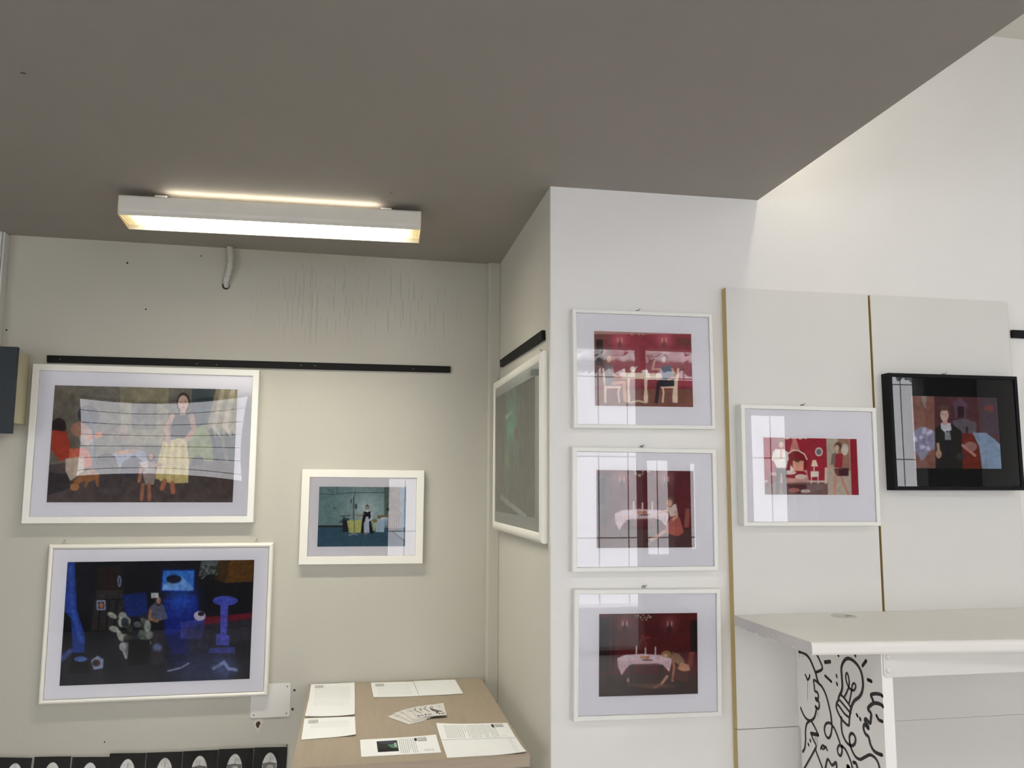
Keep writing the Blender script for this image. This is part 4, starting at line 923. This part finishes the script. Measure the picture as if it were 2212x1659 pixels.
# ------------------------------------------------------------------ table
ZTB = .7489; tx0, tx1, ty0, ty1 = -.168, .5635, 2.680, 3.739
root = tag(empty('table', Matrix.Translation((tx0, ty0, 0))), 'beige wood laminate table in the corner, spread with papers', 'table')
MB().box(0, tx1-tx0, 0, ty1-ty0, ZTB-.036, ZTB-.0008).build('table_edge', M_TEDGE, root, bevel=.0015)
MB().box(.0005, tx1-tx0-.0005, .0005, ty1-ty0-.0005, ZTB-.0008, ZTB).build('tabletop', M_TABLE, root)
for ax in (.03, tx1-tx0-.07):
    for ay in (.03, ty1-ty0-.07): MB().box(ax, ax+.04, ay, ay+.04, -.02, ZTB-.036).build('leg', mat('grey_leg_steel', (.3, .3, .3), .4, metal=.6), root, bevel=.002)
MB().box(.07, tx1-tx0-.07, .04, .06, ZTB-.096, ZTB-.0362).build('apron', M_TEDGE, root)

# papers
def paper(name, label, cat, corners, cv, base=0., curl=(0, 0, 0, 0), res=None, group=None, thick=.0005, wave=0.):
    W = [onZ(px, py, ZTB+base) for px, py in corners]
    Hh, Ww = cv.a.shape[:2]
    u, v = np.meshgrid(np.linspace(0, 1, Ww), np.linspace(0, 1, Hh))
    P = sum(np.array(w)[None, None]*k[..., None] for w, k in zip(W, ((1-u)*(1-v), u*(1-v), u*v, (1-u)*v)))
    d = sum(cu*np.clip(1-np.hypot((u-cx)*1.6, (v-cy)*1.3)/.75, 0, 1)**2 for cu, cx, cy in zip(curl, (0, 1, 1, 0), (0, 0, 1, 1)))
    P[..., 2] += d + wave*np.sin(v*3.14)*np.sin(u*5) * (v > .02) + .0004 + abs(wave)
    o = np.array(W[3]); o[2] = ZTB+base
    ob = grid_obj(name, P - o, cv.out(), vmat()); ob.location = o
    md = ob.modifiers.new('thickness', 'SOLIDIFY'); md.thickness = thick; md.offset = -1
    return tag(ob, label, cat, group)
def sheet(W, H, seed): 
    c = Cv(W, H, (238,238,238), None, seed); return c
def textlines(c, x0, y0, x1, y1, n, col=(150,150,150), al=.6, vertical=False, lw=.35):
    rg = c.rng
    for k in range(n):
        t = (k+.5)/n
        if vertical:
            x = x0+(x1-x0)*t; y = y0; e_ = y1 if rg.rand() > .15 else y0+(y1-y0)*(.5+.5*rg.rand())
            while y < e_:
                l = .03+rg.rand()*.07; c.poly([(x-(x1-x0)/n*lw/2,y),(x+(x1-x0)/n*lw/2,y),(x+(x1-x0)/n*lw/2,min(e_,y+l)),(x-(x1-x0)/n*lw/2,min(e_,y+l))], col, al, .35); y += l+.018
        else:
            y = y0+(y1-y0)*t; x = x0; e_ = x1 if rg.rand() > .15 else x0+(x1-x0)*(.5+.5*rg.rand())
            while x < e_:
                l = .015+rg.rand()*.05; c.poly([(x,y-(y1-y0)/n*lw/2),(min(e_,x+l),y-(y1-y0)/n*lw/2),(min(e_,x+l),y+(y1-y0)/n*lw/2),(x,y+(y1-y0)/n*lw/2)], col, al, .35); x += l+.01
def stamp(c, x0, y0, x1, y1, blk=False):
    """boxed letterhead mark"""
    w = x1-x0; h = y1-y0
    c.poly([(x0,y0),(x1,y0),(x1,y1),(x0,y1)], (90,88,92), 1, .4); c.poly([(x0+w*.05,y0+h*.10),(x1-w*.05,y0+h*.10),(x1-w*.05,y1-h*.16),(x0+w*.05,y1-h*.16)], (232,232,232), 1, .4)
    for k in range(7):
        a = x0+w*(.15+.11*k); c.poly([(a,y0+h*.24),(a+w*.07,y0+h*.24),(a+w*.07,y1-h*.30),(a,y1-h*.30)], (110,108,112), .8 if k % 3 else 1, .4)
G1 = 'printed sheets laid out on the table'
c = sheet(200, 84, 21); textlines(c, .11, .16, .90, .98, 16, (190,190,192), .55); stamp(c, .10, .10, .285, .26)
paper('printed_sheet', 'white text sheet with letterhead, back left corner of the table', 'paper', [(672,1478),(765.7,1475),(766.5,1509.5),(667,1513.2)], c, .0022, (0,.002,0,0), group=G1)
c = sheet(200, 90, 22); textlines(c, .13, .10, .88, .42, 8, (196,196,198), .5)
paper('printed_sheet', 'half-filled text sheet between the two letterhead sheets on the left', 'paper', [(666.6,1512.2),(766.5,1508.6),(766,1546),(658.6,1549.6)], c, .0008, (0,0,.004,.003), group=G1, wave=.0012)
c = sheet(200, 96, 23); textlines(c, .14, .18, .88, .52, 9, (190,190,192), .55); stamp(c, .09, .09, .275, .26)
paper('printed_sheet', 'letterhead sheet nearest the front at the left edge of the table', 'paper', [(657.4,1553),(766.5,1548.5),(768.7,1589.5),(650.8,1598.5)], c, .0008, (0,0,.004,0), group=G1, wave=.0008)
c = sheet(200, 76, 24); textlines(c, .12, .14, .88, .92, 14, (194,194,196), .5); stamp(c, .10, .10, .29, .27)
paper('printed_sheet', 'white letterhead text sheet at the back centre of the table', 'paper', [(801,1475.2),(892,1472.6),(905.3,1503.8),(807,1507.4)], c, .0008, (0,0,0,.0015), group=G1, wave=.0006)
c = sheet(120, 60, 25)
paper('blank_sheet', 'blank white sheet touching the back centre letterhead sheet', 'paper', [(892.6,1471.4),(983,1468),(1000.6,1498.7),(906,1503.4)], c, .0018, (0,0,.001,0), group=G1)
c = Cv(330, 120, (240,240,240), None, 26)
c.rect(.21,.16,.475,.80,(44,44,42)); c.rect(.24,.20,.42,.34,(70,74,96),.7,1); c.poly([(.34,.40),(.46,.36),(.47,.66),(.40,.62)],(84,130,104),1,1.5); c.rect(.43,.30,.46,.55,(176,190,180),.9,1); c.rect(.22,.6,.47,.79,(24,24,24),.8,2)
textlines(c, .49, .10, .72, .94, 9, (90,90,94), .75, True, .3); c.rect(.70,.10,.735,.27,(40,40,44)); stamp(c,.745,.09,.86,.30); textlines(c,.80,.76,.92,.88,3,(110,110,110),.7,False)
paper('printed_sheet', 'white sheet with a small dark photograph and sideways text', 'paper', [(777.7,1598.2),(941.8,1588.7),(953.4,1625.6),(780.4,1635)], c, .0008, (0,.003,0,0), group=G1)
c = Cv(330, 110, (240,240,240), None, 27)
textlines(c, .09, .10, .31, .92, 10, (110,110,114), .75, True, .3); textlines(c, .31, .10, .42, .92, 3, (120,120,124), .6, True, .3); textlines(c, .42, .10, .80, .95, 15, (110,110,114), .75, True, .3); c.rect(.755,.08,.79,.30,(40,40,44)); stamp(c,.80,.07,.92,.28); textlines(c,.84,.86,.90,.92,1,(120,120,124),.8)
paper('printed_sheet', 'sheet filled with sideways text columns on the front right of the table', 'paper', [(942.3,1565),(1095.8,1561.6),(1113.8,1592.6),(952.8,1598.2)], c, .0020, (.005,0,0,0), group=G1)
c = Cv(300, 100, (240,240,240), None, 28); textlines(c, .87, .05, .93, .92, 2, (150,150,154), .5, True, .25)
paper('printed_sheet', 'mostly blank sheet at the front right corner, below the text column sheet', 'paper', [(952.4,1597.2),(1114.5,1592.4),(1137,1627.5),(966,1637)], c, .0006, (0,0,.006,0), group=G1)
# fan of five cards
G2 = 'greeting cards fanned out on the table'
def card(seed, full):
    c = Cv(150, 90, (214,210,206), None, seed)
    if full:
        c.poly([(.36,.20),(.44,.30),(.56,.46),(.74,.60),(.86,.66),(.84,.72),(.70,.70),(.66,.82),(.58,.84),(.56,.66),(.44,.56),(.38,.42)], (96,90,96))
        c.line([(.10,.22),(.20,.42),(.30,.58)], .035, (96,90,96)); c.line([(.16,.20),(.22,.12)], .04, (96,90,96)); c.line([(.40,.22),(.48,.14),(.50,.30)], .025, (96,90,96)); c.poly([(.72,.18),(.84,.20),(.76,.36)], (176,174,176), .7)
        c.rect(.06,.78,.13,.92,(90,86,90)); c.rect(.18,.80,.36,.88,(120,116,120)); c.rect(.68,.80,.74,.92,(90,86,90)); c.rect(.78,.82,.93,.90,(120,116,120))
    else:
        c.line([(.25,.12),(.40,.30),(.60,.62)], .03, (120,116,120), .8); c.line([(.30,.20),(.60,.30)], .02, (130,126,130), .7)
    return c
tops = [(908,1533),(957.4,1526),(964.7,1550.9),(915.6,1554)]
def ori(dx, dy, rot):
    # world-space turn of the top card about its lower right corner
    W = [onZ(px, py, ZTB) for px, py in tops]; pv = W[2]; R = Matrix.Rotation(math.radians(rot), 3, 'Z')
    out = [pv + R @ (w-pv) + Vector((dx, dy, 0)) for w in W]
    return out
cl = ['bottom card of the fan of grey picture cards', 'second card up in the fan of grey picture cards', 'middle card of the fan of grey picture cards', 'card just under the top one in the fan', 'top card of the fan, printed with a grey figure']
for i, (dx, dy, rot) in enumerate(((-.072, -.018, 31), (-.058, -.002, 24), (-.046, .004, 16), (-.024, .006, 8), (0, 0, 0))):
    cv_ = card(40+i, i > 2); W = ori(dx, dy, rot); b0 = .0006 + i*.0022
    Hh, Ww = cv_.a.shape[:2]; u, v = np.meshgrid(np.linspace(0, 1, Ww), np.linspace(0, 1, Hh))
    P = sum(np.array(w)[None, None]*k[..., None] for w, k in zip(W, ((1-u)*(1-v), u*(1-v), u*v, (1-u)*v))); P[..., 2] = ZTB + b0 + .0014 + (.003*u*(1-v) if i == 4 else 0)
    o = np.array(W[3]); o[2] = ZTB+b0
    ob = grid_obj('greeting_card', P-o, cv_.out(), vmat()); ob.location = o
    md = ob.modifiers.new('thickness', 'SOLIDIFY'); md.thickness = .0013; md.offset = -1
    tag(ob, cl[i], 'card', G2)

# ------------------------------------------------------------------ row of mask cards in clear sleeves, low on the back wall
M_SLEEVE = glass_mat('clear_sleeve', 1.2, .22, (.97, .97, .96))
edges = [(-8,70,1635.8,1637.3,35,1650),(74.6,153.7,1635,1634,115,1648),(156.6,237,1635.5,1635,196,1648.6),(237.5,316,1627.5,1626.5,277,1641),(317,394.6,1626,1623.5,357,1638.4),(395.6,471.5,1623,1619.8,432,1634),(472.5,548,1618.4,1615.7,508,1630),(549.3,621,1615,1613.2,584,1627)]
names_ = ['first from the left, cut by the picture edge', 'second from the left', 'third from the left', 'fourth from the left, set higher than the three before it', 'fifth from the left', 'sixth from the left', 'seventh from the left', 'last at the right, beside the table']
YK = YB - .006
for i, (xa, xb, ya, yb, ox, oy) in enumerate(edges):
    a, b_ = onY(xa, ya, YK), onY(xb, yb, YK); o_ = onY(ox, oy, YK)
    w = b_.x-a.x; h = .25; ang = math.atan2(b_.z-a.z, w)
    M = Matrix.Translation((a.x, YK, a.z)) @ Matrix.Rotation(-ang, 4, 'Y')
    root = tag(empty('mask_card', M), 'black pale-oval mask card, ' + names_[i], 'card', 'black mask cards in clear sleeves along the back wall')
    c = Cv(120, 176, (26,26,26), [(0,0),(w,0),(w,h),(0,h)], 60+i)
    cx = o_.x-a.x; cy = a.z-o_.z + (cx*math.tan(ang)); rx = .030; ry = .047
    pts = [(cx + rx*math.cos(t)*(1 - .16*max(0, -math.sin(t))), cy + ry + ry*math.sin(t)*(1.05 if math.sin(t) < 0 else 1.)) for t in np.linspace(0, 6.283, 33)[:-1]]
    c.poly([(x+.0015, y+.002) for x, y in pts], (8,8,8)); c.poly(pts, (250,246,240))
    c.line([(cx+.002,cy+.014),(cx,cy+.036)], .0014, (50,48,46)); c.ell(cx-.011,cy+.020,.0014,.0014,(120,116,112)).ell(cx+.013,cy+.019,.0014,.0014,(120,116,112))
    if i > 4:
        c.poly([(cx-.029,cy+.042),(cx,cy+.038),(cx+.028,cy+.042),(cx+.026,cy+.062),(cx,cy+.094),(cx-.024,cy+.07)], (140,136,132)); c.line([(cx-.029,cy+.042),(cx,cy+.037),(cx+.028,cy+.042)], .002, (40,38,38)); c.ell(cx+.002,cy+.058,.014,.012,(214,208,200))
    c.noise(.25, 16)
    Hh, Ww = c.a.shape[:2]; P = np.zeros((Hh, Ww, 3)); P[..., 0] = np.linspace(0, w, Ww)[None]; P[..., 2] = -np.linspace(0, h, Hh)[:, None]
    grid_obj('card_front', P, c.out(), vmat(), root, smooth=False)
    # crinkled sleeve, a strip taller than the card
    gs = 34; P = np.zeros((gs, gs, 3)); rg = np.random.RandomState(80+i)
    P[..., 0] = np.linspace(-.001, w+.001, gs)[None]; P[..., 2] = np.linspace(.013, -h, gs)[:, None]
    nz = rg.rand(gs, gs); nz = (nz + np.roll(nz, 1, 0) + np.roll(nz, 1, 1) + np.roll(nz, (1, 1), (0, 1)))/4
    P[..., 1] = -.002 - .0022*nz
    grid_obj('clear_sleeve', P, None, M_SLEEVE, root, smooth=True)
